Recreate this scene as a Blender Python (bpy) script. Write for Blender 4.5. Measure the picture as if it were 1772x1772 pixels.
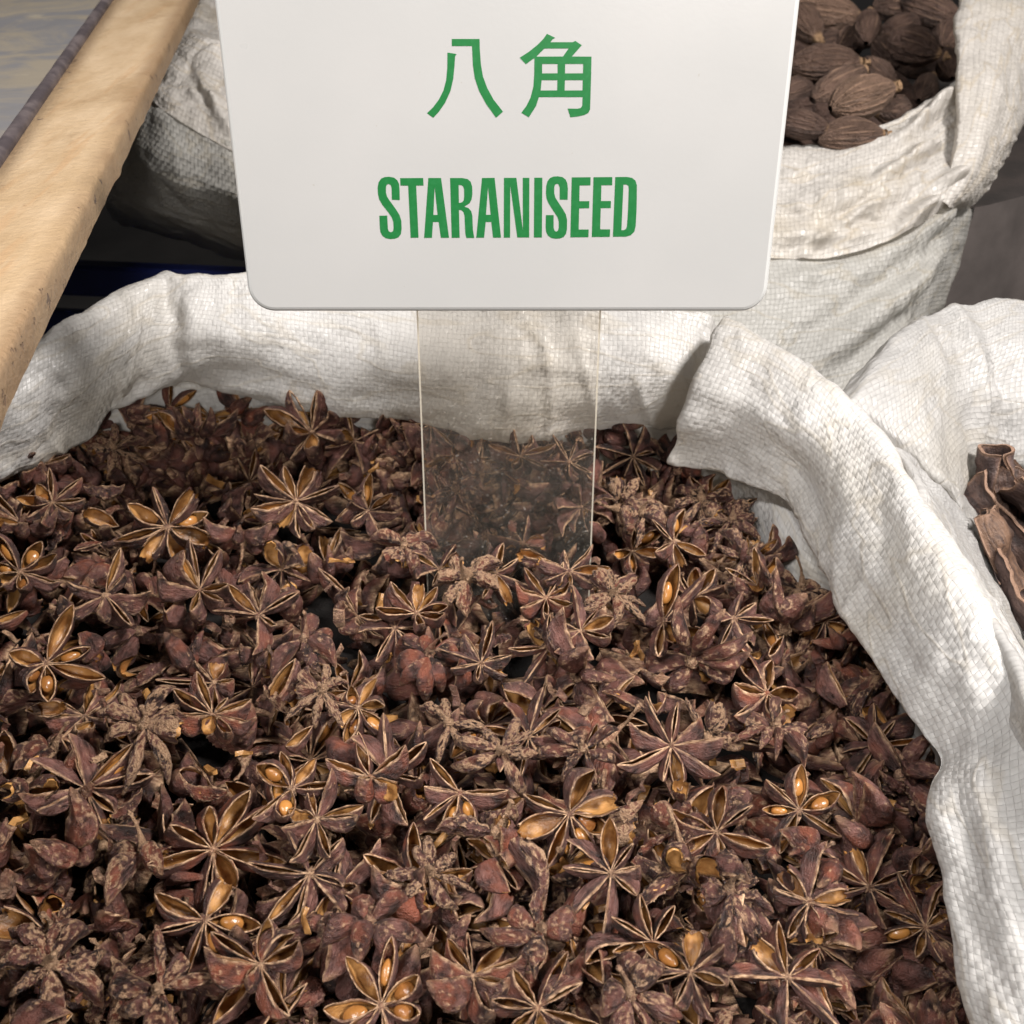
import bpy, math, random
import numpy as np
from mathutils import Vector, Matrix
from mathutils.geometry import tessellate_polygon

for o in list(bpy.data.objects):
    bpy.data.objects.remove(o)
scene = bpy.context.scene
COL = scene.collection

# ------------------------------------------------------------------ camera
PITCH = math.radians(36.0)
CAM = np.array((0.0, 0.0, 0.177))
cd = bpy.data.cameras.new("camera")
cd.sensor_width = 36.0
cd.lens = 36.0
cd.clip_start = 0.01
cd.clip_end = 20.0
cd.dof.use_dof = True
cd.dof.focus_distance = 0.235
cd.dof.aperture_fstop = 40.0
cam = bpy.data.objects.new("camera", cd)
COL.objects.link(cam)
cam.location = CAM
cam.rotation_euler = (math.pi / 2 - PITCH, 0, 0)
scene.camera = cam

# ------------------------------------------------------------------ world and lamps
world = bpy.data.worlds.new("World")
scene.world = world
world.use_nodes = True
bg = world.node_tree.nodes["Background"]
bg.inputs[0].default_value = (0.86, 0.93, 1.0, 1)
bg.inputs[1].default_value = 0.022


def area_lamp(name, loc, target, size, size_y, watts, col):
    l = bpy.data.lights.new(name, 'AREA')
    l.shape = 'RECTANGLE'
    l.size = size
    l.size_y = size_y
    l.energy = watts
    l.color = col
    o = bpy.data.objects.new(name, l)
    COL.objects.link(o)
    o.location = loc
    d = Vector(target) - Vector(loc)
    o.rotation_euler = d.to_track_quat('-Z', 'Y').to_euler()
    return o


# the stall's lamps: one hung high to the right, one lower in the aisle; plus an added unseen fill that brightens the right rim
area_lamp("stall_lamp", (0.50, 0.02, 0.82), (0.0, 0.25, 0.0), 0.14, 0.14, 16.0, (1.0, 0.96, 0.92))
area_lamp("aisle_lamp", (0.2, -0.62, 0.52), (0.0, 0.3, 0.0), 0.10, 0.10, 4.7, (1.0, 0.96, 0.91))
area_lamp("rim_fill", (-0.36, -0.12, 0.85), (0.05, 0.22, 0.0), 0.6, 0.08, 9.0, (1.0, 0.98, 0.96))

vs = scene.view_settings
vs.view_transform = 'Standard'
vs.look = 'None'
vs.exposure = 0.0
vs.gamma = 1.0
vs.use_curve_mapping = False
scene.cycles.max_bounces = 5
scene.cycles.diffuse_bounces = 3
scene.cycles.glossy_bounces = 2
scene.cycles.use_adaptive_sampling = True
scene.cycles.adaptive_threshold = 0.025
scene.cycles.transparent_max_bounces = 12
scene.cycles.use_denoising = True

# ------------------------------------------------------------------ helpers
CP, SP = math.cos(PITCH), math.sin(PITCH)


def ray(px, py):
    u = (px - 886.0) / 1772.0
    v = (886.0 - py) / 1772.0
    return np.array((u, CP + v * SP, -SP + v * CP))


def at(px, py, z=None, t=None):
    """A point of the place: where the photograph's pixel lies at height z, or at depth t."""
    d = ray(px, py)
    if t is None:
        t = (z - CAM[2]) / d[2]
    return CAM + d * t


def pix(p):
    q = np.asarray(p) - CAM
    f = q[1] * CP - q[2] * SP
    up = q[1] * SP + q[2] * CP
    return 886 + 1772 * q[0] / f, 886 - 1772 * up / f, f


RNG = np.random.default_rng(11)
_perm = np.random.default_rng(3).permutation(256)
_perm = np.concatenate([_perm, _perm, _perm])
_gr = np.random.default_rng(5).normal(size=(256, 3))
_gr /= np.linalg.norm(_gr, axis=1)[:, None]


def noise(p):
    """Gradient noise in about -1..1 for an array of points (...,3)."""
    p = np.asarray(p, float)
    i = np.floor(p).astype(int)
    f = p - i
    w = f * f * f * (f * (f * 6 - 15) + 10)
    i &= 255
    r = 0
    for dx in (0, 1):
        wx = w[..., 0] if dx else 1 - w[..., 0]
        for dy in (0, 1):
            wy = w[..., 1] if dy else 1 - w[..., 1]
            for dz in (0, 1):
                wz = w[..., 2] if dz else 1 - w[..., 2]
                h = _perm[_perm[_perm[i[..., 0] + dx] + i[..., 1] + dy] + i[..., 2] + dz]
                g = _gr[h & 255]
                r = r + wx * wy * wz * (g[..., 0] * (f[..., 0] - dx) + g[..., 1] * (f[..., 1] - dy) + g[..., 2] * (f[..., 2] - dz))
    return r * 1.6


def fbm(p, n=3):
    r, a = 0, 1.0
    for k in range(n):
        r = r + a * noise(p * (2.03 ** k) + 17.3 * k)
        a *= 0.5
    return r


def sstep(a, b, x):
    t = np.clip((np.asarray(x, float) - a) / (b - a), 0, 1)
    return t * t * (3 - 2 * t)


def link(name, data, parent=None):
    o = bpy.data.objects.new(name, data)
    COL.objects.link(o)
    if parent is not None:
        o.parent = parent
    return o


def empty(name, loc, label, cat, group=None):
    o = link(name, None)
    o.empty_display_size = 0.01
    o.location = loc
    tag(o, label, cat, group)
    return o


def tag(o, label=None, cat=None, group=None, kind=None):
    if label:
        o["label"] = label
    if cat:
        o["category"] = cat
    if group:
        o["group"] = group
    if kind:
        o["kind"] = kind
    return o


def mesh(name, verts, faces, mats=(), smooth=True, uv=None, attrs=None, fmat=None):
    me = bpy.data.meshes.new(name)
    me.from_pydata([tuple(v) for v in verts], [], [tuple(int(k) for k in f) for f in faces])
    for m in mats:
        me.materials.append(m)
    if smooth:
        me.polygons.foreach_set("use_smooth", [True] * len(me.polygons))
    if fmat is not None:
        me.polygons.foreach_set("material_index", [int(k) for k in fmat])
    if uv is not None:
        l = me.uv_layers.new(name="UVMap")
        idx = np.empty(len(me.loops), int)
        me.loops.foreach_get("vertex_index", idx)
        l.data.foreach_set("uv", np.asarray(uv, float)[idx].ravel())
    for k, a in (attrs or {}).items():
        at_ = me.attributes.new(k, 'FLOAT', 'POINT')
        at_.data.foreach_set("value", np.asarray(a, float).ravel())
    me.update()
    return me


def grid_faces(n, m, closed_n=False, closed_m=False):
    f = []
    for i in range(n if closed_n else n - 1):
        for j in range(m if closed_m else m - 1):
            a = i * m + j
            b = ((i + 1) % n) * m + j
            c = ((i + 1) % n) * m + (j + 1) % m
            d = i * m + (j + 1) % m
            f.append((a, b, c, d))
    return f


def crom(P, n):
    """Catmull-Rom along axis 0 of P (k,...) to n samples."""
    P = np.asarray(P, float)
    k = len(P)
    t = np.linspace(0, k - 1, n)
    i = np.minimum(t.astype(int), k - 2)
    f = (t - i).reshape((-1,) + (1,) * (P.ndim - 1))
    g = lambda j: P[np.clip(j, 0, k - 1)]
    p0, p1, p2, p3 = g(i - 1), g(i), g(i + 1), g(i + 2)
    p0 = np.where((i == 0).reshape(f.shape), 2 * p1 - p2, p0)
    p3 = np.where((i + 2 > k - 1).reshape(f.shape), 2 * p2 - p1, p3)
    return 0.5 * (2 * p1 + (p2 - p0) * f + (2 * p0 - 5 * p1 + 4 * p2 - p3) * f ** 2 + (3 * p1 - p0 - 3 * p2 + p3) * f ** 3)


def gnormals(P):
    du = np.gradient(P, axis=0)
    dv = np.gradient(P, axis=1)
    n = np.cross(du, dv)
    return n / (np.linalg.norm(n, axis=-1, keepdims=True) + 1e-12)


# ------------------------------------------------------------------ materials
class NT:
    def __init__(self, name):
        self.m = bpy.data.materials.new(name)
        self.m.use_nodes = True
        self.t = self.m.node_tree
        self.t.nodes.clear()
        self.out = self.n('ShaderNodeOutputMaterial')

    def n(self, typ, **kw):
        x = self.t.nodes.new(typ)
        for k, v in kw.items():
            setattr(x, k, v)
        return x

    def put(self, sock, v):
        if hasattr(v, 'is_output') or isinstance(v, bpy.types.NodeSocket):
            self.t.links.new(v, sock)
        else:
            if sock.type in ('RGBA',) and len(v) == 3:
                v = (*v, 1)
            sock.default_value = v

    def math(self, op, a, b=None, c=None, clamp=False):
        x = self.n('ShaderNodeMath', operation=op, use_clamp=clamp)
        self.put(x.inputs[0], a)
        if b is not None:
            self.put(x.inputs[1], b)
        if c is not None:
            self.put(x.inputs[2], c)
        return x.outputs[0]

    def mix(self, f, a, b, blend='MIX'):
        x = self.n('ShaderNodeMix', data_type='RGBA', blend_type=blend)
        self.put(x.inputs[0], f)
        self.put(x.inputs[6], a)
        self.put(x.inputs[7], b)
        return x.outputs[2]

    def step(self, v, lo, hi, a=0.0, b=1.0):
        x = self.n('ShaderNodeMapRange', interpolation_type='SMOOTHSTEP')
        self.put(x.inputs[0], v)
        for k, q in zip((1, 2, 3, 4), (lo, hi, a, b)):
            self.put(x.inputs[k], q)
        return x.outputs[0]

    def noise(self, vec, scale, detail=4, rough=0.55, dist=0.0):
        x = self.n('ShaderNodeTexNoise')
        if vec is not None:
            self.put(x.inputs['Vector'], vec)
        x.inputs['Scale'].default_value = scale
        x.inputs['Detail'].default_value = detail
        x.inputs['Roughness'].default_value = rough
        x.inputs['Distortion'].default_value = dist
        return x.outputs[0]

    def vadd(self, a, b):
        x = self.n('ShaderNodeVectorMath', operation='ADD')
        self.put(x.inputs[0], a)
        self.put(x.inputs[1], b)
        return x.outputs[0]

    def vmul(self, a, b):
        x = self.n('ShaderNodeVectorMath', operation='MULTIPLY')
        self.put(x.inputs[0], a)
        self.put(x.inputs[1], b)
        return x.outputs[0]

    def attr(self, name):
        return self.n('ShaderNodeAttribute', attribute_name=name).outputs['Fac']

    def obj(self):
        return self.n('ShaderNodeTexCoord').outputs['Object']

    def rnd(self):
        return self.n('ShaderNodeObjectInfo').outputs['Random']

    def bump(self, h, dist, strength=1.0, nrm=None):
        x = self.n('ShaderNodeBump')
        x.inputs['Strength'].default_value = strength
        x.inputs['Distance'].default_value = dist
        self.put(x.inputs['Height'], h)
        if nrm is not None:
            self.put(x.inputs['Normal'], nrm)
        return x.outputs[0]

    def pbr(self, col, rough=0.5, nrm=None, spec=0.5, **kw):
        b = self.n('ShaderNodeBsdfPrincipled')
        self.put(b.inputs['Base Color'], col)
        self.put(b.inputs['Roughness'], rough)
        self.put(b.inputs['Specular IOR Level'], spec)
        if nrm is not None:
            self.put(b.inputs['Normal'], nrm)
        for k, v in kw.items():
            self.put(b.inputs[k.replace('_', ' ')], v)
        return b.outputs[0]

    def done(self, sh):
        self.t.links.new(sh, self.out.inputs[0])
        return self.m


def mat_weave(name, base, cell, stain=0.35, rough=0.35, relief=0.00022, glint=1.3):
    g = NT(name)
    uv = g.n('ShaderNodeTexCoord').outputs['UV']
    nz = g.n('ShaderNodeTexNoise')
    g.put(nz.inputs['Vector'], uv)
    nz.inputs['Scale'].default_value = 130
    nz.inputs['Detail'].default_value = 3
    sub = g.n('ShaderNodeVectorMath', operation='SUBTRACT')
    g.put(sub.inputs[0], nz.outputs[1])
    sub.inputs[1].default_value = (.5, .5, .5)
    w = g.vadd(uv, g.vmul(sub.outputs[0], (cell * 0.9,) * 3))
    sc = g.vmul(w, (1 / cell, 0.82 / cell, 1))
    sx = g.n('ShaderNodeSeparateXYZ')
    g.put(sx.inputs[0], sc)
    u, v = sx.outputs[0], sx.outputs[1]
    fu, fv = g.math('FRACT', u), g.math('FRACT', v)
    iu, iv = g.math('FLOOR', u), g.math('FLOOR', v)
    par = g.math('MODULO', g.math('ADD', g.math('ADD', iu, iv), 2000.0), 2.0)

    def edge(f):      # tape: flat with steep sides
        d = g.math('ABSOLUTE', g.math('SUBTRACT', f, 0.5))
        return g.step(d, 0.5, 0.45)

    def arch(f):      # tape rising over and diving under its neighbours
        return g.math('SINE', g.math('MULTIPLY', f, math.pi))
    h1 = g.math('MULTIPLY', edge(fu), g.math('ADD', g.math('MULTIPLY', arch(fv), 0.6), 0.4))
    h2 = g.math('MULTIPLY', edge(fv), g.math('ADD', g.math('MULTIPLY', arch(fu), 0.6), 0.4))
    mx = g.n('ShaderNodeMix', data_type='FLOAT')
    g.put(mx.inputs[0], par)
    g.put(mx.inputs[2], h1)
    g.put(mx.inputs[3], h2)
    h = mx.outputs[0]
    wn = g.n('ShaderNodeTexWhiteNoise', noise_dimensions='2D')
    cmb = g.n('ShaderNodeCombineXYZ')
    g.put(cmb.inputs[0], iu)
    g.put(cmb.inputs[1], iv)
    g.put(wn.inputs['Vector'], cmb.outputs[0])
    rs = g.n('ShaderNodeSeparateXYZ')
    g.put(rs.inputs[0], wn.outputs['Color'])
    tilt = g.math('ADD', g.math('MULTIPLY', g.math('SUBTRACT', rs.outputs[0], .5), fu),
                  g.math('MULTIPLY', g.math('SUBTRACT', rs.outputs[1], .5), fv))
    h = g.math('ADD', h, g.math('MULTIPLY', tilt, glint))
    fine = g.noise(uv, 260, 3, 0.6)
    # creases in the cloth
    cr = g.noise(g.vmul(uv, (.35, 1, 1)), 70, 2, 0.5, 0.2)
    crd = g.step(g.math('ABSOLUTE', g.math('SUBTRACT', cr, .5)), 0.0, 0.03, 1.0, 0.0)
    b1 = g.bump(g.noise(uv, 75, 3, 0.55), 0.004, 0.5)
    b2 = g.bump(crd, 0.0004, 0.25, b1)
    b3 = g.bump(fine, 0.0005, 0.3, b2)
    b4 = g.bump(h, relief * 0.85, 0.85, b3)
    st = g.noise(uv, 14, 5, 0.6)
    yel = g.math('MULTIPLY', g.step(st, 0.48, 0.75), stain)
    col = g.mix(yel, base, (base[0] * 0.86, base[1] * 0.76, base[2] * 0.56))
    col = g.mix(g.math('MULTIPLY', crd, stain * 0.5), col, (base[0] * .8, base[1] * .66, base[2] * .42))
    gap = g.step(h, 0.0, 0.2, 0.6, 0.0)  # darker tint standing in for the shade between tapes
    col = g.mix(g.math('MULTIPLY', gap, 0.18), col, (base[0] * .62, base[1] * .57, base[2] * .5))
    sp = g.step(g.noise(uv, 420, 2), 0.80, 0.84, 0.0, 0.6)
    col = g.mix(sp, col, (.2, .15, .1))
    ro = g.math('ADD', rough, g.math('MULTIPLY', rs.outputs[2], 0.2))
    p = g.pbr(col, ro, b4, 0.55)
    tr = g.n('ShaderNodeBsdfTranslucent')
    g.put(tr.inputs[0], (base[0], base[1] * .97, base[2] * .9, 1))
    ms = g.n('ShaderNodeMixShader')
    ms.inputs[0].default_value = 0.36
    g.t.links.new(p, ms.inputs[1])
    g.t.links.new(tr.outputs[0], ms.inputs[2])
    return g.done(ms.outputs[0])


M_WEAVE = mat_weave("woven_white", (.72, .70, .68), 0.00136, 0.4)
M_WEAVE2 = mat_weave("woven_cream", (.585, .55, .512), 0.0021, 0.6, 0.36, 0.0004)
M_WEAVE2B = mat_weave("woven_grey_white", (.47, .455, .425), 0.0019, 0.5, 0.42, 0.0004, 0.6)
M_WEAVE3 = mat_weave("woven_white_b", (.55, .535, .522), 0.00136, 0.35)
# ------------------------------------------------------------------ setting
def mat_plain(name, col, rough=.7, sc=40, var=.5, bump=.0006):
    g = NT(name)
    ob = g.obj()
    n = g.noise(ob, sc, 5, .6)
    c = g.mix(g.step(n, .3, .7), tuple(k * (1 - var) for k in col), tuple(k * (1 + var * .4) for k in col))
    return g.done(g.pbr(c, rough, g.bump(g.noise(ob, sc * 6, 4), bump, .6)))


floor = link("floor", mesh("floor", [(-2, -1, -.35), (2, -1, -.35), (2, 3, -.35), (-2, 3, -.35)], [(0, 1, 2, 3)],
                           [mat_plain("dark_floor", (.014, .012, .011), .8, 8)]))
tag(floor, kind="structure")
wall = link("back_wall", mesh("back_wall", [(-2, 1.6, -.35), (2, 1.6, -.35), (2, 1.6, 1.2), (-2, 1.6, 1.2)], [(0, 1, 2, 3)],
                              [mat_plain("dim_wall", (.018, .016, .016), .8, 5)]))
tag(wall, kind="structure")

# dull cloth hanging in folds beyond the sacks
n, m = 90, 24
s = np.linspace(0, 1, n)[:, None]
q = np.linspace(0, 1, m)[None, :]
X = .16 + .62 * s + 0 * q
Z = -.345 + .345 * q + 0 * s
Y = .70 + .10 * s + .014 * np.sin(s * 34 + 1.6 * q) + .01 * np.sin(s * 61 + 2) * (1 - q) + .02 * q
P = np.stack([X, Y, Z], -1)
cl = link("hanging_cloth", mesh("hanging_cloth", P.reshape(-1, 3), grid_faces(n, m), [mat_plain("taupe_cloth", (.125, .105, .098), .85, 18, .3)]))
tag(cl, "dull grey-brown cloth hanging in soft folds behind the sacks", "cloth")


# ------------------------------------------------------------------ blue crate
def box(lo, hi, bev=0.0):
    lo, hi = np.minimum(lo, hi), np.maximum(lo, hi)
    b = min(bev, .45 * (hi - lo).min())
    V, F = [], []
    # chamfered box: 24 vertices
    idx = {}
    for ax in range(3):
        for sg in (0, 1):
            for (p_, q_) in ((0, 0), (1, 0), (1, 1), (0, 1)):
                v = [0, 0, 0]
                a1, a2 = (ax + 1) % 3, (ax + 2) % 3
                v[ax] = (lo, hi)[sg][ax]
                v[a1] = hi[a1] - b if p_ else lo[a1] + b
                v[a2] = hi[a2] - b if q_ else lo[a2] + b
                idx[(ax, sg, p_, q_)] = len(V)
                V.append(v)
            f = [idx[(ax, sg, *k)] for k in ((0, 0), (1, 0), (1, 1), (0, 1))]
            F.append(f if sg else f[::-1])

    def vid(ax, c):   # vertex of face ax at corner c (0/1 each axis)
        return idx[(ax, c[ax], c[(ax + 1) % 3], c[(ax + 2) % 3])]
    if b > 0:
        for ax in range(3):
            a1, a2 = (ax + 1) % 3, (ax + 2) % 3
            for s1 in (0, 1):
                for s2 in (0, 1):
                    c0, c1 = [0, 0, 0], [0, 0, 0]
                    c0[a1] = c1[a1] = s1
                    c0[a2] = c1[a2] = s2
                    c1[ax] = 1
                    F.append([vid(a1, c0), vid(a1, c1), vid(a2, c1), vid(a2, c0)])
        for c in [(i, j, k) for i in (0, 1) for j in (0, 1) for k in (0, 1)]:
            F.append([vid(0, c), vid(1, c), vid(2, c)])
    return V, F


def box_obj(name, lo, hi, mat, parent, bev=0.001):
    V, F = box(np.array(lo, float), np.array(hi, float), bev)
    me = mesh(name, V, F, [mat], smooth=False)
    import bmesh
    bm = bmesh.new()
    bm.from_mesh(me)
    bmesh.ops.recalc_face_normals(bm, faces=bm.faces)
    bm.to_mesh(me)
    bm.free()
    return link(name, me, parent)


M_BLUE = mat_plain("navy_plastic", (.02, .03, .15), .4, 30, .25, .0002)
cr = empty("plastic_crate", (-.30, .60, -.30), "dark navy plastic crate low in the gap beside the wooden tray", "crate")
cr.rotation_euler = (0, 0, math.radians(-6))
box_obj("rim", (-.16, -.012, .215), (.155, .0, .235), M_BLUE, cr, .002)
for k in range(6):
    box_obj("slat", (-.16, -.006, .015 + k * .034), (.155, 0, .032 + k * .034), M_BLUE, cr)
for k in range(5):
    box_obj("upright", (-.16 + k * .0755, -.010, 0), (-.147 + k * .0755, -.0065, .2148), M_BLUE, cr)
box_obj("side_panel", (-.16, .001, 0), (-.154, .24, .2148), M_BLUE, cr)
box_obj("side_panel", (.149, .001, 0), (.155, .24, .2148), M_BLUE, cr)
box_obj("base", (-.152, .001, -.008), (.147, .24, -.001), M_BLUE, cr)


# ------------------------------------------------------------------ wooden tray
def mat_board():
    g = NT("beige_painted_wood")
    ob = g.obj()
    n1 = g.noise(g.vmul(ob, (1, .45, 1)), 40, 5, .66)
    n2 = g.noise(g.vmul(ob, (1, .08, 1)), 170, 4, .65)
    col = g.mix(g.step(n1, .3, .7), (.34, .235, .135), (.45, .335, .22))
    col = g.mix(g.step(n2, .56, .68, 0, .6), col, (.36, .225, .12))
    stn = g.noise(ob, 26, 5, .7, .5)
    col = g.mix(g.step(stn, .52, .72, 0, .55), col, (.23, .145, .075))
    n3 = g.noise(ob, 190, 3, .6)
    edge = g.attr("worn")
    chip = g.step(g.math('ADD', n3, g.math('MULTIPLY', edge, .14)), .782, .80)
    col = g.mix(chip, col, (.065, .055, .06))
    n4 = g.noise(ob, 330, 3, .5)
    col = g.mix(g.step(n4, .68, .74, 0, .5), col, (.20, .12, .065))
    col = g.mix(g.math('MULTIPLY', g.step(edge, .2, 1.0), g.step(n1, .35, .6, .25, .75)), col, (.17, .10, .05))
    hh = g.math('SUBTRACT', g.math('ADD', g.noise(ob, 420, 5, .65), g.math('MULTIPLY', n2, .12)), g.math('MULTIPLY', chip, .6))
    return g.done(g.pbr(col, .55, g.bump(hh, .0009, .7), .4))


def mat_sheet():
    g = NT("stained_grey_sheet")
    ob = g.obj()
    n = g.noise(ob, 24, 5, .62, .8)
    col = g.mix(g.step(n, .42, .6), (.15, .145, .15), (.22, .19, .15))
    n2 = g.noise(ob, 55, 4, .6)
    col = g.mix(g.step(n2, .62, .72, 0, .7), col, (.27, .235, .18))
    return g.done(g.pbr(col, .45, g.bump(g.noise(ob, 90, 4), .0008, .5), .5))


tr = empty("wooden_tray", (-.10, .25, .075), "beige painted wooden tray with dark metal trim along its chipped edge", "tray")
ZT = .090
# long board: runs away from the camera; profile with a rounded worn corner
a0, a1 = at(0, 700, ZT - .0045), at(340, 0, ZT - .0045)      # lower outer corner
e = (a1 - a0) / np.linalg.norm(a1 - a0)
nrm = np.array((-e[1], e[0], 0))                            # towards the tray's inside
l0, l1 = at(0, 322, ZT), at(192, 0, ZT)
A = a0 - e * .16
LEN = np.linalg.norm(a1 - a0) + .34
w0 = abs(np.dot(l0 - a0, nrm))
w1 = abs(np.dot(l1 - a0, nrm))
n = 260
prof = [(.0004, -.0075), (0, -.004), (.0001, -.0018), (.0006, -.0005), (.002, 0), (.010, .0002), (.018, 0), (.026, -.0002), (.034, 0), (.0345, -.002), (.0345, -.014)]
V, wr = [], []
for i in range(n):
    s_ = i / (n - 1) * LEN
    # the board widens slightly away from us
    ww = w0 + (w1 - w0) * np.clip((s_ - .16) / (LEN - .34), -.2, 1.2)
    for (d, h) in prof:
        k = d / .0345 * ww
        p_ = A + e * s_ + nrm * k
        p_ = np.array((p_[0], p_[1], ZT + h))
        rough_ = np.exp(-(d / .006) ** 2)
        q_ = np.array((s_ * 160, d * 200, h * 200))
        p_ += (.0002 * rough_ + .00004) * noise(q_) * np.array((1, .2, .6)) + .0006 * rough_ * min(0, noise(q_ * .45 + 9) + .2) * np.array((-1, 0, 1))
        V.append(p_)
        wr.append(max(rough_, np.exp(-((.0345 - d) / .003) ** 2)))
V = np.array(V) - np.array(tr.location)
link("edge_board", mesh("edge_board", V, grid_faces(n, len(prof)), [mat_board()], attrs={"worn": wr}), tr)
# rod of dark metal along the inner side of the board
g = NT("dark_trim_metal")
ob = g.obj()
M_TRIM = g.done(g.pbr(g.mix(g.step(g.noise(ob, 90, 4), .4, .65), (.085, .07, .075), (.17, .14, .14)), .42, g.bump(g.noise(ob, 160, 4), .0006, .5), .5, Metallic=.3))
V = []
nr = 12
for i in range(n):
    s_ = i / (n - 1) * LEN
    ww = w0 + (w1 - w0) * np.clip((s_ - .16) / (LEN - .34), -.2, 1.2)
    c = A + e * s_ + nrm * (ww + .0026)
    r = .0024 + .00018 * noise(np.array((s_ * 60, 0, 3.)))
    for k in range(nr):
        th = 2 * math.pi * k / nr
        V.append((c[0] + nrm[0] * r * math.cos(th), c[1] + nrm[1] * r * math.cos(th), ZT - .0005 + r * math.sin(th)))
V = np.array(V) - np.array(tr.location)
link("metal_trim", mesh("metal_trim", V, grid_faces(n, nr, closed_m=True), [M_TRIM]), tr)
# stained sheet inside
V = []
n2_ = 60
for i in range(n2_):
    s_ = i / (n2_ - 1) * LEN
    ww = w0 + (w1 - w0) * np.clip((s_ - .16) / (LEN - .34), -.2, 1.2) + .005
    for j in range(20):
        p_ = A + e * s_ + nrm * (ww + .16 * j / 19)
        V.append((p_[0], p_[1], ZT - .0035 + .0012 * noise(np.array((s_ * 25, j * .9, 2.)))))
V = np.array(V) - np.array(tr.location)
link("inner_sheet", mesh("inner_sheet", V, grid_faces(n2_, 20), [mat_sheet()]), tr)
# ------------------------------------------------------------------ sacks
def loft(name, cols, nu, nv, mat, parent, amp=1.0, seed=0.0, dents=(), uvo=(0, 0), fine=1.0, creases=(), cs=1.0, along=1.0):
    """cols: profiles (each the same number of world points); dents: (point, radius, depth)."""
    P = np.array(cols, float)
    P = crom(P, nu)
    P = np.swapaxes(crom(np.swapaxes(P, 0, 1), nv), 0, 1)
    du = np.linalg.norm(np.diff(P, axis=0), axis=-1)
    dv = np.linalg.norm(np.diff(P, axis=1), axis=-1)
    U = np.concatenate([np.zeros((1, nv)), np.cumsum(du, 0)], 0)
    Vv = np.concatenate([np.zeros((nu, 1)), np.cumsum(dv, 1)], 1)
    mid = nv // 2 - nv // 12
    U = U[:, mid:mid + 1] * .75 + U * .25
    Vv = Vv - Vv[:, mid:mid + 1]
    N = gnormals(P)
    q = P * 1.0 + seed
    h = .0034 * fbm(q * 30, 2)                                          # big soft undulation
    uvq = np.stack([U * 30, Vv * 95, 0 * U + seed], -1)
    h += .0014 * along * fbm(uvq, 2)                                            # folds running along the roll
    uvr = np.stack([U * 62 + .35 * Vv * 62, Vv * 22, 0 * U + seed + 7], -1)
    c = noise(uvr)
    h += .0017 * np.maximum(0, 1 - np.abs(c) * 5) * sstep(-.2, .3, noise(q * 30 + 4)) * fine   # pinched creases
    h += .0007 * fbm(q * 150, 3) * fine
    P = P + N * (h * amp)[..., None]
    for (c, r, d, sx) in dents:
        k = np.exp(-(((P - c) / (np.array(sx) * r)) ** 2).sum(-1))
        P = P - N * (k * d)[..., None]
    for (a, b, w_, d) in creases:
        ab = b - a
        tt = np.clip(((P - a) @ ab) / (ab @ ab), 0, 1)
        wob = .0018 * noise(P * 120 + seed)
        ds = np.linalg.norm(P - a - tt[..., None] * ab, axis=-1) + wob
        k = np.exp(-(ds / w_) ** 2) * np.sin(np.clip(tt, .04, .96) * math.pi) ** .5
        lip = np.exp(-((ds - 1.9 * w_) / (w_ * 1.1)) ** 2) * np.sin(np.clip(tt, .04, .96) * math.pi)
        P = P - N * (k * d - lip * d * .35)[..., None] * cs
    uv = np.stack([U + uvo[0], Vv + uvo[1]], -1)
    o = link(name, mesh(name, (P - np.array(parent.location)).reshape(-1, 3), grid_faces(nu, nv), [mat], uv=uv.reshape(-1, 2)), parent)
    return o


def roll(cols, centre, under=.010, back=.016, drop=.09, inner_up=False):
    """cols of (I, M, T) picture points with heights -> world profiles of a rolled cuff."""
    out = []
    for (I, M, T) in cols:
        i, m_, t = (at(k[0], k[1], k[2] * .001) for k in (I, M, T))
        d = (t + i) / 2 - np.array((*centre, 0))
        d[2] = 0
        d /= np.linalg.norm(d)
        u2 = i + d * under + np.array((0, 0, .004))
        u1 = i + d * under * .45 + np.array((0, 0, -.0025))
        b = t + d * back * .55 + np.array((0, 0, -.003))
        b2 = t + d * back + np.array((0, 0, -.018))
        b3 = t + d * back * 1.3 + np.array((0, 0, -drop))
        out.append([u2, u1, i, m_, t, b, b2, b3])
    return out


C1 = (0.0, .17)
s1 = empty("woven_sack", (0.0, .18, -.25), "white woven sack with rolled rim, full of star anise", "sack")
BACK = [((-420, 1120, 6), (-400, 960, 24), (-380, 860, 36)),
        ((-160, 900, 6), (-140, 780, 22), (-120, 690, 36)),
        ((0, 815, 6), (15, 720, 24), (10, 640, 36)),
        ((90, 778, 6), (90, 680, 26), (90, 590, 38)),
        ((165, 745, 7), (185, 640, 27), (190, 535, 40)),
        ((212, 694, 14), (240, 600, 29), (272, 488, 44)),
        ((320, 655, 14), (320, 580, 31), (345, 482, 44)),
        ((450, 690, 7), (440, 590, 29), (430, 484, 44)),
        ((620, 712, 5), (600, 610, 27), (590, 488, 43)),
        ((720, 722, 5), (715, 630, 26), (720, 500, 42)),
        ((880, 748, 4), (880, 640, 26), (880, 515, 41)),
        ((1040, 742, 5), (1045, 650, 26), (1050, 530, 40)),
        ((1160, 748, 5), (1175, 660, 26), (1190, 545, 40)),
        ((1215, 775, 5), (1225, 690, 20), (1235, 585, 32)),
        ((1245, 800, 0), (1255, 740, 8), (1265, 680, 16))]
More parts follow.
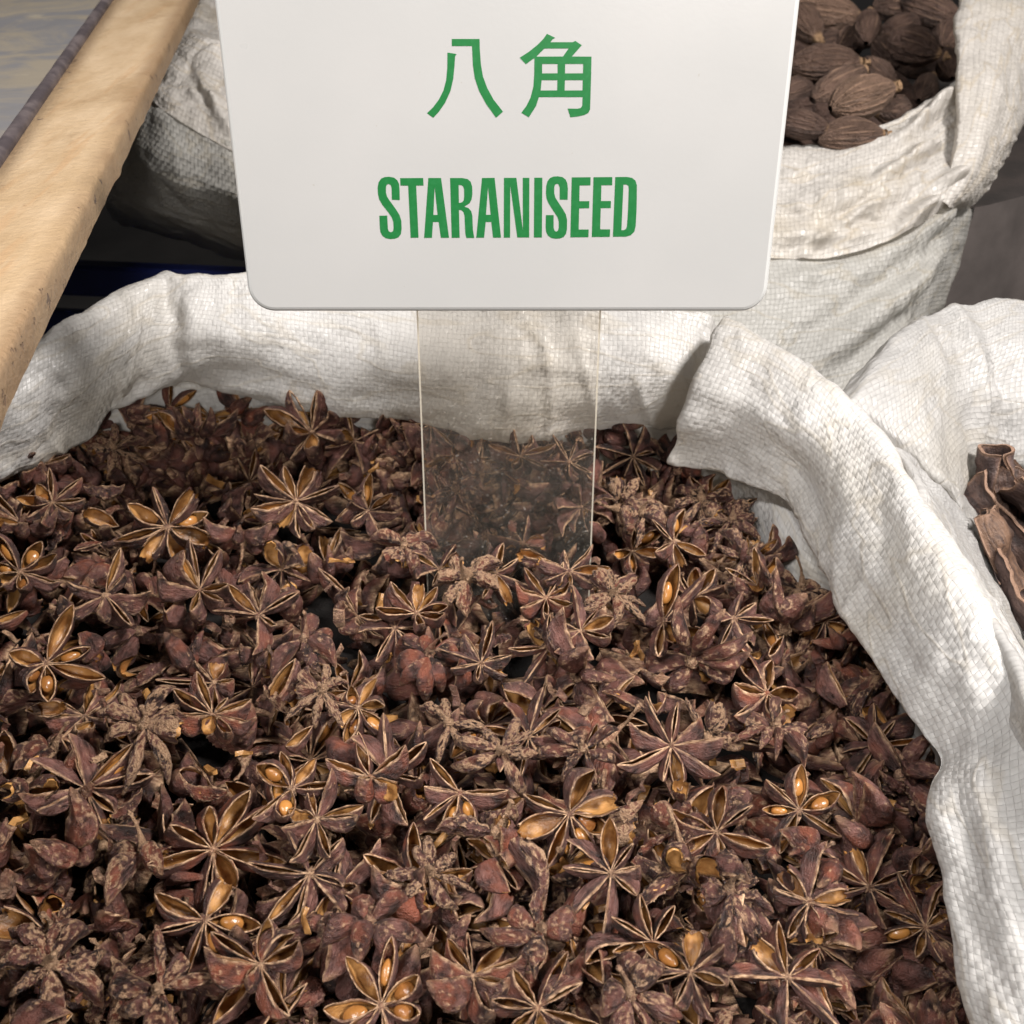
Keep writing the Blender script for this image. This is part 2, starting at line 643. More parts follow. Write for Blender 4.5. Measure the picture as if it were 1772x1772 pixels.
loft("rolled_cuff", roll(BACK, C1), 330, 64, M_WEAVE, s1, .8, 1.3,
     dents=[(at(285, 560, .036), 1, .004, (.004, .02, .016)), (at(1190, 680, .022), 1, .005, (.007, .03, .02))],
     creases=[(at(283, 488, .044), at(305, 560, .034), .0022, .0035), (at(215, 690, .014), at(370, 600, .028), .003, .003), (at(330, 640, .018), at(640, 690, .010), .003, .0022),
              (at(560, 520, .038), at(640, 680, .012), .003, .0018), (at(760, 600, .03), at(1120, 610, .03), .0018, .0012), (at(740, 690, .012), at(1000, 680, .016), .002, .0014),
              (at(60, 640, .034), at(150, 700, .016), .002, .0018)])
RIGHT = [((1215, 778, 2), (1240, 690, 22), (1275, 600, 34)),
         ((1180, 786, 4), (1220, 672, 27), (1258, 566, 40)),
         ((1158, 790, 8), (1203, 667, 32), (1249, 556, 44)),
         ((1205, 800, 7), (1245, 680, 32), (1285, 582, 43)),
         ((1250, 806, 7), (1290, 700, 30), (1330, 605, 41)),
         ((1305, 835, 7), (1340, 735, 28), (1385, 636, 39)),
         ((1362, 870, 8), (1400, 785, 26), (1440, 690, 37)),
         ((1402, 950, 8), (1455, 850, 25), (1500, 752, 35)),
         ((1445, 1030, 8), (1512, 930, 24), (1558, 850, 34)),
         ((1490, 1100, 9), (1570, 1025, 23), (1625, 955, 32)),
         ((1540, 1190, 9), (1630, 1140, 22), (1700, 1085, 30)),
         ((1606, 1295, 10), (1690, 1255, 20), (1780, 1225, 27)),
         ((1603, 1360, 9), (1697, 1370, 19), (1820, 1385, 26)),
         ((1614, 1465, 8), (1720, 1500, 18), (1890, 1540, 24)),
         ((1642, 1605, 6), (1770, 1650, 16), (1990, 1700, 22)),
         ((1695, 1780, 4), (1830, 1840, 14), (2140, 1900, 20)),
         ((1790, 2050, 2), (1950, 2120, 12), (2400, 2200, 18))]
loft("rolled_cuff", roll(RIGHT, C1, under=.008, back=.012), 360, 64, M_WEAVE, s1, .42, 5.1, along=2.0,
     dents=[(at(1365, 790, .016), 1, .0045, (.010, .03, .008)), (at(1410, 700, .038), 1, -.002, (.01, .02, .01)),
            (at(1600, 1330, .010), 1, .0015, (.02, .006, .02))], uvo=(.4, .2),
     creases=[(at(1420, 640, .038), at(1345, 760, .024), .004, .0022), (at(1470, 760, .034), at(1560, 930, .03), .004, .0012), (at(1640, 1340, .014), at(1690, 1560, .016), .003, .0010)])
# the inside of the sack below the rolled rim
EDGE = [(-420, 1120), (-160, 900), (0, 815), (100, 775), (170, 745), (250, 728), (300, 694), (430, 684), (620, 712), (750, 728), (880, 748),
        (1040, 748), (1140, 775), (1230, 815), (1300, 870), (1370, 985), (1450, 1045), (1500, 1120), (1545, 1190), (1600, 1295), (1600, 1360), (1620, 1470), (1650, 1600), (1710, 1780), (1800, 2050)]
cols, ZE = [], []
for k, (px, py) in enumerate(EDGE):
    z0 = -.004 - .008 * sstep(1150, 1500, px)
    ZE.append(z0)
    p0 = at(px, py, z0)
    d = p0 - np.array((*C1, 0))
    d[2] = 0
    d /= np.linalg.norm(d)
    p0 = p0 + d * .009 * sstep(1420, 1500, px)
    cols.append([p0 - d * .004 + np.array((0, 0, -.09)), p0 - d * .001 + np.array((0, 0, -.03)), p0, p0 + d * .006 + np.array((0, 0, .008)), p0 + d * .012 + np.array((0, 0, .018)), p0 + d * .013 + np.array((0, 0, .024))])
loft("inner_wall", cols, 260, 30, M_WEAVE, s1, .35, 9.0)
PILE_EDGE = [at(px, py, z0)[:2] for (px, py), z0 in zip(EDGE, ZE)]

# ---- sack of black cardamom behind
s2 = empty("woven_sack", (.03, .50, -.30), "cream woven sack with turned-down cuff, holding black cardamom", "sack")
# each column: lip inside, lip, crest, mid cuff, cuff edge
def D(*k):
    return [at(a, b, t=c) for (a, b, c) in k]


CUFF = [D((420, -120, .62), (395, -105, .62), (370, -110, .61), (300, -40, .60), (270, 20, .59)),
        D((400, 20, .56), (368, 10, .56), (345, 0, .55), (280, 60, .53), (240, 120, .52)),
        D((420, 75, .52), (380, 66, .505), (330, 55, .495), (285, 110, .48), (262, 172, .472)),
        D((480, 130, .50), (440, 110, .485), (395, 80, .475), (365, 170, .462), (345, 228, .455)),
        D((620, 190, .49), (600, 165, .475), (580, 150, .465), (570, 240, .448), (560, 320, .44)),
        D((880, 235, .485), (880, 215, .47), (880, 205, .46), (880, 310, .44), (880, 410, .432)),
        D((1150, 255, .485), (1150, 240, .47), (1150, 232, .46), (1150, 340, .438), (1150, 440, .43)),
        D((1350, 268, .485), (1350, 258, .47), (1350, 254, .458), (1350, 350, .437), (1345, 446, .43)),
        D((1460, 252, .485), (1462, 243, .47), (1464, 240, .458), (1460, 340, .437), (1455, 442, .432)),
        D((1550, 215, .49), (1555, 203, .474), (1560, 202, .462), (1565, 310, .445), (1565, 405, .438)),
        D((1610, 180, .495), (1615, 172, .48), (1622, 172, .47), (1630, 265, .455), (1640, 352, .448)),
        D((1680, 130, .51), (1685, 125, .495), (1690, 130, .485), (1700, 225, .475), (1700, 300, .466))]
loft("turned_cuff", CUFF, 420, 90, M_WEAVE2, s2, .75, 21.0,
     dents=[(at(1600, 330, t=.45), 1, .006, (.012, .02, .008)), (at(1500, 330, t=.44), 1, .004, (.03, .02, .004)), (at(1420, 405, t=.433), 1, .003, (.03, .02, .003))],
     creases=[(at(1665, 290, t=.45), at(1555, 400, t=.437), .0035, .007), (at(1665, 215, t=.46), at(1500, 325, t=.44), .003, .004), (at(1350, 360, t=.437), at(1530, 375, t=.437), .002, .0025),
              (at(1530, 340, t=.44), at(1390, 432, t=.43), .0024, .0035), (at(1655, 150, t=.475), at(1560, 235, t=.455), .003, .004), (at(1360, 300, t=.447), at(1460, 310, t=.443), .002, .002),
              (at(345, 130, t=.47), at(395, 215, t=.455), .003, .003), (at(300, 120, t=.48), at(360, 200, t=.462), .003, .003)], cs=1.9)
FLAP = [D((1700, -140, .60), (1662, -130, .56), (1700, -135, .55), (1800, -120, .55), (1900, -60, .57), (1910, -50, .60)),
        D((1690, -30, .56), (1658, -30, .525), (1700, -30, .515), (1780, -10, .515), (1850, 40, .535), (1860, 50, .56)),
        D((1690, 70, .53), (1655, 70, .49), (1690, 70, .482), (1745, 90, .482), (1800, 140, .50), (1810, 150, .53)),
        D((1685, 160, .51), (1654, 160, .468), (1685, 160, .46), (1725, 175, .46), (1760, 215, .475), (1770, 220, .50)),
        D((1675, 240, .49), (1650, 240, .455), (1670, 245, .449), (1700, 255, .449), (1722, 280, .46), (1730, 285, .48)),
        D((1655, 310, .47), (1636, 310, .448), (1648, 315, .444), (1668, 325, .444), (1685, 335, .452), (1690, 340, .47)),
        D((1640, 350, .46), (1628, 346, .446), (1634, 350, .443), (1642, 356, .443), (1650, 362, .446), (1655, 365, .46))]
loft("turned_cuff", FLAP, 160, 50, M_WEAVE2, s2, .55, 33.0, uvo=(.3, .1))
BODY = [D((340, -20, .59), (300, 0, .58), (260, 100, .57), (200, 200, .59), (190, 260, .61), (200, 330, .66)),
        D((300, 80, .53), (260, 120, .515), (215, 230, .515), (185, 320, .54), (185, 352, .60), (200, 380, .66)),
        D((310, 150, .49), (270, 170, .475), (240, 260, .475), (235, 340, .50), (240, 372, .54), (250, 396, .64)),
        D((370, 200, .475), (350, 220, .458), (335, 310, .458), (335, 375, .482), (338, 403, .52), (345, 425, .62)),
        D((570, 290, .46), (560, 310, .443), (555, 390, .44), (550, 440, .455), (550, 480, .48), (550, 520, .55)),
        D((880, 385, .452), (880, 400, .436), (880, 500, .422), (880, 600, .416), (880, 700, .416), (880, 860, .43)),
        D((1150, 415, .448), (1150, 430, .434), (1150, 540, .42), (1150, 640, .414), (1150, 760, .414), (1150, 900, .425)),
        D((1345, 420, .446), (1345, 436, .434), (1340, 540, .422), (1330, 640, .416), (1320, 760, .416), (1310, 900, .425)),
        D((1470, 415, .448), (1465, 430, .437), (1450, 530, .427), (1430, 640, .422), (1410, 760, .422), (1390, 900, .43)),
        D((1580, 370, .455), (1575, 390, .446), (1555, 500, .437), (1520, 630, .432), (1480, 750, .432), (1450, 900, .44)),
        D((1660, 310, .465), (1655, 330, .46), (1632, 440, .455), (1580, 590, .452), (1530, 710, .452), (1500, 850, .46)),
        D((1705, 270, .50), (1697, 290, .50), (1665, 430, .50), (1605, 580, .50), (1545, 715, .50), (1520, 850, .51)),
        D((1690, 270, .58), (1680, 290, .58), (1640, 430, .58), (1580, 580, .58), (1530, 715, .58), (1510, 850, .59))]
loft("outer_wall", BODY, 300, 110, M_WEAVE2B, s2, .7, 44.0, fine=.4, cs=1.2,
     creases=[(at(1690, 330, t=.462), at(1380, 560, t=.424), .005, .004), (at(1665, 420, t=.455), at(1400, 640, t=.42), .006, .005), (at(1610, 540, t=.445), at(1440, 700, t=.424), .005, .005),
              (at(1500, 450, t=.434), at(1340, 500, t=.427), .004, .0025), (at(1600, 470, t=.442), at(1500, 560, t=.43), .004, .003), (at(1560, 640, t=.445), at(1480, 740, t=.435), .006, .006)])

V = [(.06 + .28 * math.cos(a_) * r_, .63 + .19 * math.sin(a_) * r_, .010) for r_ in (.02, .5, 1) for a_ in np.linspace(0, 2 * math.pi, 40, endpoint=False)]
link("inner_bottom", mesh("inner_bottom", np.array(V) - np.array(s2.location), grid_faces(3, 40, closed_m=True), [mat_plain("pod_gap_shade", (.02, .014, .012), .9, 60)]), s2)  # added dark sheet, its colour gives the shade between the pods
# ---- third sack, at the right
s3 = empty("woven_sack", (.21, .22, -.25), "white woven sack of dark bark pressed against the star anise sack", "sack")
C3 = (.24, .19)
R3A = [((2150, 850, 4), (2150, 700, 24), (2150, 590, 34)), ((1990, 800, 4), (1990, 660, 24), (1990, 540, 34)), ((1860, 795, 4), (1860, 655, 24), (1870, 528, 35)), ((1765, 790, 4), (1765, 655, 25), (1770, 524, 36)),
       ((1700, 790, 4), (1695, 670, 27), (1690, 533, 37)), ((1664, 835, 8), (1640, 690, 29), (1622, 556, 38)), ((1667, 878, 10), (1600, 740, 30), (1556, 612, 38)), ((1655, 888, 7), (1570, 775, 27), (1500, 690, 35)), ((1640, 890, 3), (1545, 815, 18), (1470, 745, 26))]
loft("rolled_cuff", roll(R3A, C3, under=.008, back=.012), 220, 60, M_WEAVE3, s3, .6, 61.0,
     dents=[(at(1690, 690, .022), 1, .004, (.003, .03, .03)), (at(1715, 640, .024), 1, -.003, (.004, .02, .02)), (at(1610, 610, .036), 1, .003, (.004, .01, .01))],
     creases=[(at(1625, 570, .037), at(1645, 640, .03), .002, .003), (at(1680, 580, .034), at(1718, 700, .02), .0022, .0035), (at(1718, 690, .02), at(1712, 790, .004), .002, .003), (at(1540, 770, .032), at(1655, 850, .014), .0018, .003)])
R3B = [((1668, 840, 3), (1570, 805, 18), (1515, 748, 25)), ((1672, 862, 3), (1595, 828, 23), (1540, 770, 29)), ((1692, 905, 2), (1630, 882, 25), (1578, 808, 31)), ((1728, 992, 0), (1672, 972, 24), (1622, 905, 31)),
       ((1772, 1085, -2), (1722, 1080, 22), (1678, 1010, 30)), ((1850, 1230, -4), (1800, 1230, 20), (1765, 1155, 29)), ((1960, 1450, -4), (1900, 1450, 22), (1840, 1380, 32)), ((2150, 1750, -4), (2080, 1750, 22), (2000, 1650, 31))]
loft("rolled_cuff", roll(R3B, C3, under=.008, back=.003), 220, 60, M_WEAVE3, s3, .6, 77.0, uvo=(.2, .6),
     dents=[(at(1600, 815, .024), 1, .003, (.02, .003, .006))])
cols = []
for (px, py) in [(2150, 850), (1990, 805), (1860, 800), (1765, 796), (1700, 798), (1672, 840), (1675, 870), (1695, 910), (1730, 1000), (1775, 1090), (1850, 1240), (1960, 1460), (2150, 1760)]:
    p0 = at(px, py, -.004)
    d = p0 - np.array((*C3, 0))
    d[2] = 0
    d /= np.linalg.norm(d)
    cols.append([p0 - d * .004 + np.array((0, 0, -.09)), p0 + d * .003 + np.array((0, 0, -.03)), p0 + d * .006, p0 + d * .010 + np.array((0, 0, .006)), p0 + d * .012 + np.array((0, 0, .012))])
loft("inner_wall", cols, 120, 24, M_WEAVE3, s3, .3, 80.0)
# ------------------------------------------------------------------ sign
LEAN = math.radians(9.5)
S0 = at(880, 960, 0.0)                                  # where the stem enters the pile
SX = np.array((math.cos(math.radians(.35)), 0, 0))
SUP = np.array((0, math.sin(LEAN), math.cos(LEAN)))
SN = np.array((0, -math.cos(LEAN), math.sin(LEAN)))     # front


def on_sign(px, py):
    """(across, up) on the sign's front plane of a point of the photograph."""
    d = ray(px, py)
    t = np.dot(S0 - CAM, SN) / np.dot(d, SN)
    p = CAM + d * t - S0
    return np.array((p[0], np.dot(p, SUP)))


sg = empty("price_sign", S0, "white acrylic sign with green lettering standing in the star anise", "sign")


def sp(a, h, f):
    return np.array((a, 0, 0)) + SUP * h + SN * f


def rounded(x0, x1, h0, h1, r, k=10, top_in=0.0):
    pts = []
    for (cx, cy, a) in ((x1 - r, h0 + r, -90), (x1 - r, h1 - r, 0), (x0 + r, h1 - r, 90), (x0 + r, h0 + r, 180)):
        for i in range(k + 1):
            th = math.radians(a + 90 * i / k)
            pts.append((cx + r * math.cos(th), cy + r * math.sin(th)))
    return pts


bl, br = on_sign(424, 470), on_sign(1333, 470)
bot = on_sign(880, 540)[1]
X0, X1 = bl[0], br[0]
H0, H1 = bot, bot + .08


def mat_sign():
    g = NT("white_acrylic")
    ob = g.obj()
    n = g.noise(ob, 18, 3, .5)
    col = g.mix(g.step(n, .35, .65), (.425, .42, .413), (.45, .442, .434))
    sp_ = g.step(g.noise(ob, 520, 2, .4), .78, .80, 0, .5)
    col = g.mix(sp_, col, (.35, .32, .28))
    sm = g.noise(ob, 30, 5, .65)
    return g.done(g.pbr(col, g.step(sm, .2, .8, .27, .34), g.bump(g.noise(ob, 900, 2), .00003, .4), .5, Subsurface_Weight=.0))


M_SIGN = mat_sign()
g = NT("clear_white_edge")
M_RIM = g.done(g.pbr((.55, .55, .54), .18, None, .6))
g = NT("green_print")
ob = g.obj()
M_GREEN = g.done(g.pbr(g.mix(g.step(g.noise(ob, 700, 3), .45, .7), (.012, .150, .037), (.017, .166, .046)), .32, None, .5))

# panel: outline, bevel, back
th, bv = .0034, .0012
rings = []
for (ins, f) in ((0, -th), (0, -bv), (bv * .15, -bv * .55), (bv * .5, -bv * .18), (bv, 0.0)):
    rings.append([sp(a, h, f) for (a, h) in rounded(X0 + ins, X1 - ins, H0 + ins, H1 - ins, .0062 - ins)])
m_ = len(rings[0])
V = [p for r_ in rings for p in r_]
F = [(i * m_ + j, i * m_ + (j + 1) % m_, (i + 1) * m_ + (j + 1) % m_, (i + 1) * m_ + j) for i in range(4) for j in range(m_)]
fm = [1] * len(F)
F.append([4 * m_ + j for j in range(m_)])
F.append([j for j in range(m_)][::-1])
fm += [0, 0]
me = mesh("panel", V, F, [M_SIGN, M_RIM], smooth=False, fmat=fm)
link("panel", me, sg)
LET = [
    ("S", [[(191, 244), (141, 242), (139, 165), (133, 148), (120, 141), (108, 147), (103, 160), (103, 195), (110, 222), (125, 245), (165, 300), (190, 340), (201, 375), (203, 430), (198, 462), (183, 482), (160, 491), (130, 493), (102, 488), (80, 472), (68, 450), (64, 420), (61, 344), (111, 343), (115, 425), (121, 443), (134, 450), (148, 443), (152, 425), (150, 385), (141, 357), (120, 325), (80, 275), (60, 240), (52, 205), (50, 165), (56, 130), (72, 107), (95, 97), (125, 95), (155, 101), (176, 118), (187, 142), (190, 180)]]),
    ("T", [[(194, 104), (341, 103), (343, 151), (296, 152), (311, 484), (261, 485), (245, 152), (196, 151)]]),
    ("A", [[(374, 103), (455, 103), (506, 485), (454, 485), (440, 384), (403, 384), (397, 485), (347, 486)], [(414, 160), (433, 339), (406, 339)]]),
    ("R", [[(513, 103), (590, 103), (625, 110), (645, 128), (654, 160), (655, 205), (650, 240), (637, 265), (603, 286), (630, 295), (648, 315), (655, 345), (658, 430), (667, 486), (617, 486), (610, 460), (605, 345), (598, 320), (585, 309), (569, 306), (574, 485), (523, 485)], [(567, 148), (585, 149), (597, 158), (602, 175), (603, 220), (600, 245), (590, 258), (569, 263)]]),
    ("A", [[(717, 103), (797, 102), (838, 484), (787, 484), (776, 384), (740, 384), (730, 484), (680, 485)], [(755, 160), (772, 338), (742, 338)]]),
    ("N", [[(857, 102), (936, 102), (978, 440), (977, 102), (1019, 102), (1018, 483), (942, 483), (897, 150), (896, 484), (856, 484)]]),
    ("I", [[(1051, 101), (1102, 101), (1099, 483), (1048, 483)]]),
    ("S", [[(1263, 242), (1213, 241), (1213, 165), (1207, 146), (1195, 139), (1183, 146), (1178, 162), (1178, 200), (1185, 228), (1200, 252), (1235, 305), (1252, 335), (1260, 370), (1259, 430), (1253, 460), (1238, 480), (1215, 489), (1187, 491), (1158, 486), (1137, 470), (1126, 445), (1123, 415), (1125, 340), (1174, 340), (1174, 420), (1179, 438), (1190, 446), (1202, 439), (1207, 420), (1207, 380), (1198, 352), (1175, 318), (1140, 262), (1129, 235), (1125, 200), (1127, 155), (1134, 125), (1150, 104), (1172, 94), (1200, 92), (1230, 97), (1250, 112), (1261, 135), (1265, 170)]]),
    ("E", [[(1290, 99), (1410, 98), (1409, 150), (1340, 151), (1338, 251), (1402, 251), (1401, 296), (1337, 297), (1334, 432), (1398, 432), (1396, 481), (1281, 482)]]),
    ("E", [[(1429, 98), (1549, 97), (1548, 149), (1479, 150), (1477, 250), (1540, 250), (1539, 295), (1475, 296), (1471, 431), (1535, 431), (1533, 479), (1418, 480)]]),
    ("D", [[(1568, 97), (1640, 96), (1675, 102), (1697, 120), (1706, 150), (1704, 300), (1698, 410), (1690, 445), (1668, 468), (1635, 478), (1553, 478)], [(1620, 145), (1640, 145), (1652, 155), (1654, 175), (1650, 300), (1643, 410), (1637, 428), (1622, 436), (1607, 436)]]),
]
HAN = [
    [[(332, 147), (590, 147), (592, 240), (602, 380), (620, 490), (660, 600), (720, 710), (808, 823), (743, 880), (650, 750), (585, 630), (545, 510), (528, 390), (520, 213), (333, 213)]],
    [[(292, 273), (377, 287), (362, 310), (357, 400), (345, 520), (320, 630), (270, 740), (215, 820), (160, 880), (101, 837), (160, 780), (215, 705), (255, 625), (280, 530), (290, 420)]],
    [[(1216, 99), (1293, 136), (1268, 150), (1248, 177), (1455, 177), (1480, 165), (1540, 205), (1447, 310), (1630, 311), (1626, 500), (1617, 800), (1600, 835), (1560, 855), (1500, 868), (1434, 875), (1408, 794), (1500, 795), (1530, 788), (1545, 765), (1547, 687), (1141, 687), (1115, 770), (1048, 875), (978, 833), (1025, 770), (1065, 690), (1090, 590), (1098, 480), (1100, 326), (1085, 333), (1020, 382), (963, 321), (1050, 265), (1130, 200), (1180, 150)],
     [(1192, 236), (1418, 235), (1365, 310), (1117, 311)], [(1171, 379), (1315, 379), (1315, 466), (1171, 467)], [(1385, 379), (1553, 379), (1551, 466), (1384, 467)], [(1167, 530), (1313, 530), (1312, 625), (1157, 626)], [(1383, 530), (1549, 530), (1547, 625), (1380, 626)]],
]


def glyph(name, loops, fx, fy, x0, y0, parent):
    L = [[on_sign(x0 + fx * x, y0 + fy * y) for (x, y) in lp] for lp in loops]
    tri = tessellate_polygon([[Vector((a, h, 0)) for (a, h) in lp] for lp in L])
    flat = [p for lp in L for p in lp]
    V = [sp(a, h, .00005) for (a, h) in flat]
    F = []
    for t3 in tri:
        a, b, c = (np.array(flat[k]) for k in t3)
        cr_ = (b[0] - a[0]) * (c[1] - a[1]) - (b[1] - a[1]) * (c[0] - a[0])
        F.append(t3 if cr_ > 0 else t3[::-1])
    return link(name, mesh(name, V, F, [M_GREEN], smooth=False), parent)


for (_, loops) in LET:
    glyph("letter", loops, .27088, .27088, 640, 280, sg)
ba = glyph("chinese_character", HAN[0], .18623, .18614, 720, 40, sg)
glyph("stroke", HAN[1], .18623, .18614, 720, 40, ba)
glyph("chinese_character", HAN[2], .18623, .18614, 720, 40, sg)


# clear stem
def mat_clear():
    g = NT("dusty_clear_acrylic")
    ob = g.obj()
    tp = g.n('ShaderNodeBsdfTransparent')
    tp.inputs[0].default_value = (.975, .962, .94, 1)
    gl = g.n('ShaderNodeBsdfGlossy')
    gl.inputs['Roughness'].default_value = .06
    fr = g.n('ShaderNodeFresnel')
    fr.inputs[0].default_value = 1.49
    m1 = g.n('ShaderNodeMixShader')
    g.put(m1.inputs[0], g.math('MULTIPLY', fr.outputs[0], 1.0))
    g.t.links.new(tp.outputs[0], m1.inputs[1])
    g.t.links.new(gl.outputs[0], m1.inputs[2])
    df = g.n('ShaderNodeBsdfDiffuse')
    df.inputs[0].default_value = (.56, .51, .45, 1)
    haze = g.step(g.noise(ob, 45, 5, .65), .3, .7, .02, .06)
    dust = g.step(g.noise(ob, 1150, 2, .5), .60, .72, 0, .28)
    patch = g.step(g.noise(ob, 75, 4, .6), .4, .65, .2, 1.0)
    m2 = g.n('ShaderNodeMixShader')
    g.put(m2.inputs[0], g.math('ADD', haze, g.math('MULTIPLY', dust, patch), clamp=True))
    g.t.links.new(m1.outputs[0], m2.inputs[1])
    g.t.links.new(df.outputs[0], m2.inputs[2])
    return g.done(m2.outputs[0])


g = NT("clear_acrylic_edge")
tp = g.n('ShaderNodeBsdfTransparent')
tp.inputs[0].default_value = (.6, .52, .42, 1)
ms = g.n('ShaderNodeMixShader')
ms.inputs[0].default_value = .55
g.t.links.new(tp.outputs[0], ms.inputs[1])
g.t.links.new(g.pbr((.72, .66, .55), .2, None, .6), ms.inputs[2])
M_EDGE = g.done(ms.outputs[0])
c0, c1 = on_sign(719, 545), on_sign(1042, 545)
d0, d1 = on_sign(735, 960), on_sign(1024, 960)
V = []
EW = .00042
for f in (-.0037, -.0050):
    for (a, h) in ((d0[0] - .0002, -.035), (d1[0] + .0002, -.035), (c1[0], H0 + .02), (c0[0], H0 + .02)):
        V.append(sp(a, h, f))
for (a, h) in ((d0[0] - .0002 + EW, -.035), (d1[0] + .0002 - EW, -.035), (c1[0] - EW, H0 + .02), (c0[0] + EW, H0 + .02)):
    V.append(sp(a, h, -.0037))
F = [(8, 9, 10, 11), (7, 6, 5, 4), (1, 5, 6, 2), (4, 0, 3, 7), (3, 11, 10, 2, 6, 7), (4, 5, 1, 9, 8, 0), (0, 8, 11, 3), (9, 1, 2, 10)]
link("clear_stem", mesh("clear_stem", V, F, [mat_clear(), M_EDGE], smooth=False, fmat=[0, 0, 1, 1, 1, 1, 1, 1]), sg)
# ------------------------------------------------------------------ star anise: materials
def mat_husk():
    g = NT("anise_husk")
    ob = g.obj()
    oi = g.n('ShaderNodeObjectInfo')
    rnd = oi.outputs['Random']
    sepc = g.n('ShaderNodeSeparateColor')
    g.put(sepc.inputs[0], oi.outputs['Color'])
    tone, cork, red = sepc.outputs[0], sepc.outputs[1], sepc.outputs[2]
    off = g.n('ShaderNodeCombineXYZ')
    for k, s_ in enumerate((31.0, 57.0, 13.0)):
        g.put(off.inputs[k], g.math('MULTIPLY', rnd, s_ * .01))
    p = g.vadd(ob, off.outputs[0])
    inner, lip, along, keel = g.attr("inner"), g.attr("lip"), g.attr("along"), g.attr("keel")
    big = g.noise(p, 190, 4, .6)
    mid = g.noise(g.vmul(p, (.35, 1, 1)), 900, 5, .65)
    fin = g.noise(p, 2400, 3, .6)
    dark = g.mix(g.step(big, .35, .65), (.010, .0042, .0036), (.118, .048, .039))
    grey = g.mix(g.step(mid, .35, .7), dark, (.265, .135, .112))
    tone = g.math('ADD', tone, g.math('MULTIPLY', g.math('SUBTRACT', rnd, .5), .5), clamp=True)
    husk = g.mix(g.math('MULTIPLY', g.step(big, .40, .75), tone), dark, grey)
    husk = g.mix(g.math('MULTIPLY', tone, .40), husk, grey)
    rd = g.math('MULTIPLY', g.step(g.noise(p, 150, 3, .5), .44, .66), red)
    husk = g.mix(rd, husk, (.24, .070, .038))
    # pale scuffs and corky ridges
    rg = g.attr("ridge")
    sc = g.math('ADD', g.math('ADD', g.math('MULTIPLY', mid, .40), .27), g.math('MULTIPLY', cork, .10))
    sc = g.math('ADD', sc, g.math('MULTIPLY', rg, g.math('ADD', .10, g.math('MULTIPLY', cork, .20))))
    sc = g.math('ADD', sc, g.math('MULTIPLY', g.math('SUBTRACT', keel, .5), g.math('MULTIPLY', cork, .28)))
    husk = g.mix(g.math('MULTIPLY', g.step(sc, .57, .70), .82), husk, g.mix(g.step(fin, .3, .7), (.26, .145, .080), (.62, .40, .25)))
    husk = g.mix(g.step(fin, .60, .8, 0, .45), husk, (.33, .2, .14))
    tipm = g.math('MULTIPLY', g.step(along, .86, 1.0), .5)
    husk = g.mix(tipm, husk, (.34, .19, .11))
    lipc = g.mix(g.step(mid, .35, .65), (.24, .12, .062), (.72, .47, .29))
    inn = g.mix(g.step(g.math('ADD', g.noise(p, 230, 3, .5), g.math('MULTIPLY', g.math('SUBTRACT', rnd, .5), .35)), .3, .7), (.16, .066, .020), (.48, .25, .088))
    inn = g.mix(g.step(fin, .6, .8, 0, .3), inn, (.3, .15, .05))
    lpm = g.math('MULTIPLY', lip, g.step(g.noise(p, 420, 3, .6), .36, .56, .25, 1.0))
    col = g.mix(lpm, husk, lipc)
    col = g.mix(inner, col, inn)
    ro = g.math('ADD', g.math('SUBTRACT', .36, g.math('MULTIPLY', inner, .2)), g.math('MULTIPLY', mid, .12))
    h = g.math('ADD', g.math('MULTIPLY', mid, 1.0), g.math('MULTIPLY', fin, .35))
    amt = g.math('ADD', .5, g.math('MULTIPLY', cork, .5))
    amt = g.math('MULTIPLY', amt, g.math('SUBTRACT', 1.0, g.math('MULTIPLY', inner, .8)))
    b = g.bump(g.math('MULTIPLY', h, amt), .0022, 1.0)
    return g.done(g.pbr(col, ro, b, .45))


def mat_seed():
    g = NT("anise_seed")
    ob = g.obj()
    rnd = g.rnd()
    c = g.mix(rnd, (.15, .052, .014), (.42, .185, .046))
    c = g.mix(g.step(g.noise(ob, 300, 3), .45, .7), c, (.36, .16, .05))
    return g.done(g.pbr(c, .26, g.bump(g.noise(ob, 900, 2), .0002, .5), .5))


M_HUSK = mat_husk()
M_SEED = mat_seed()


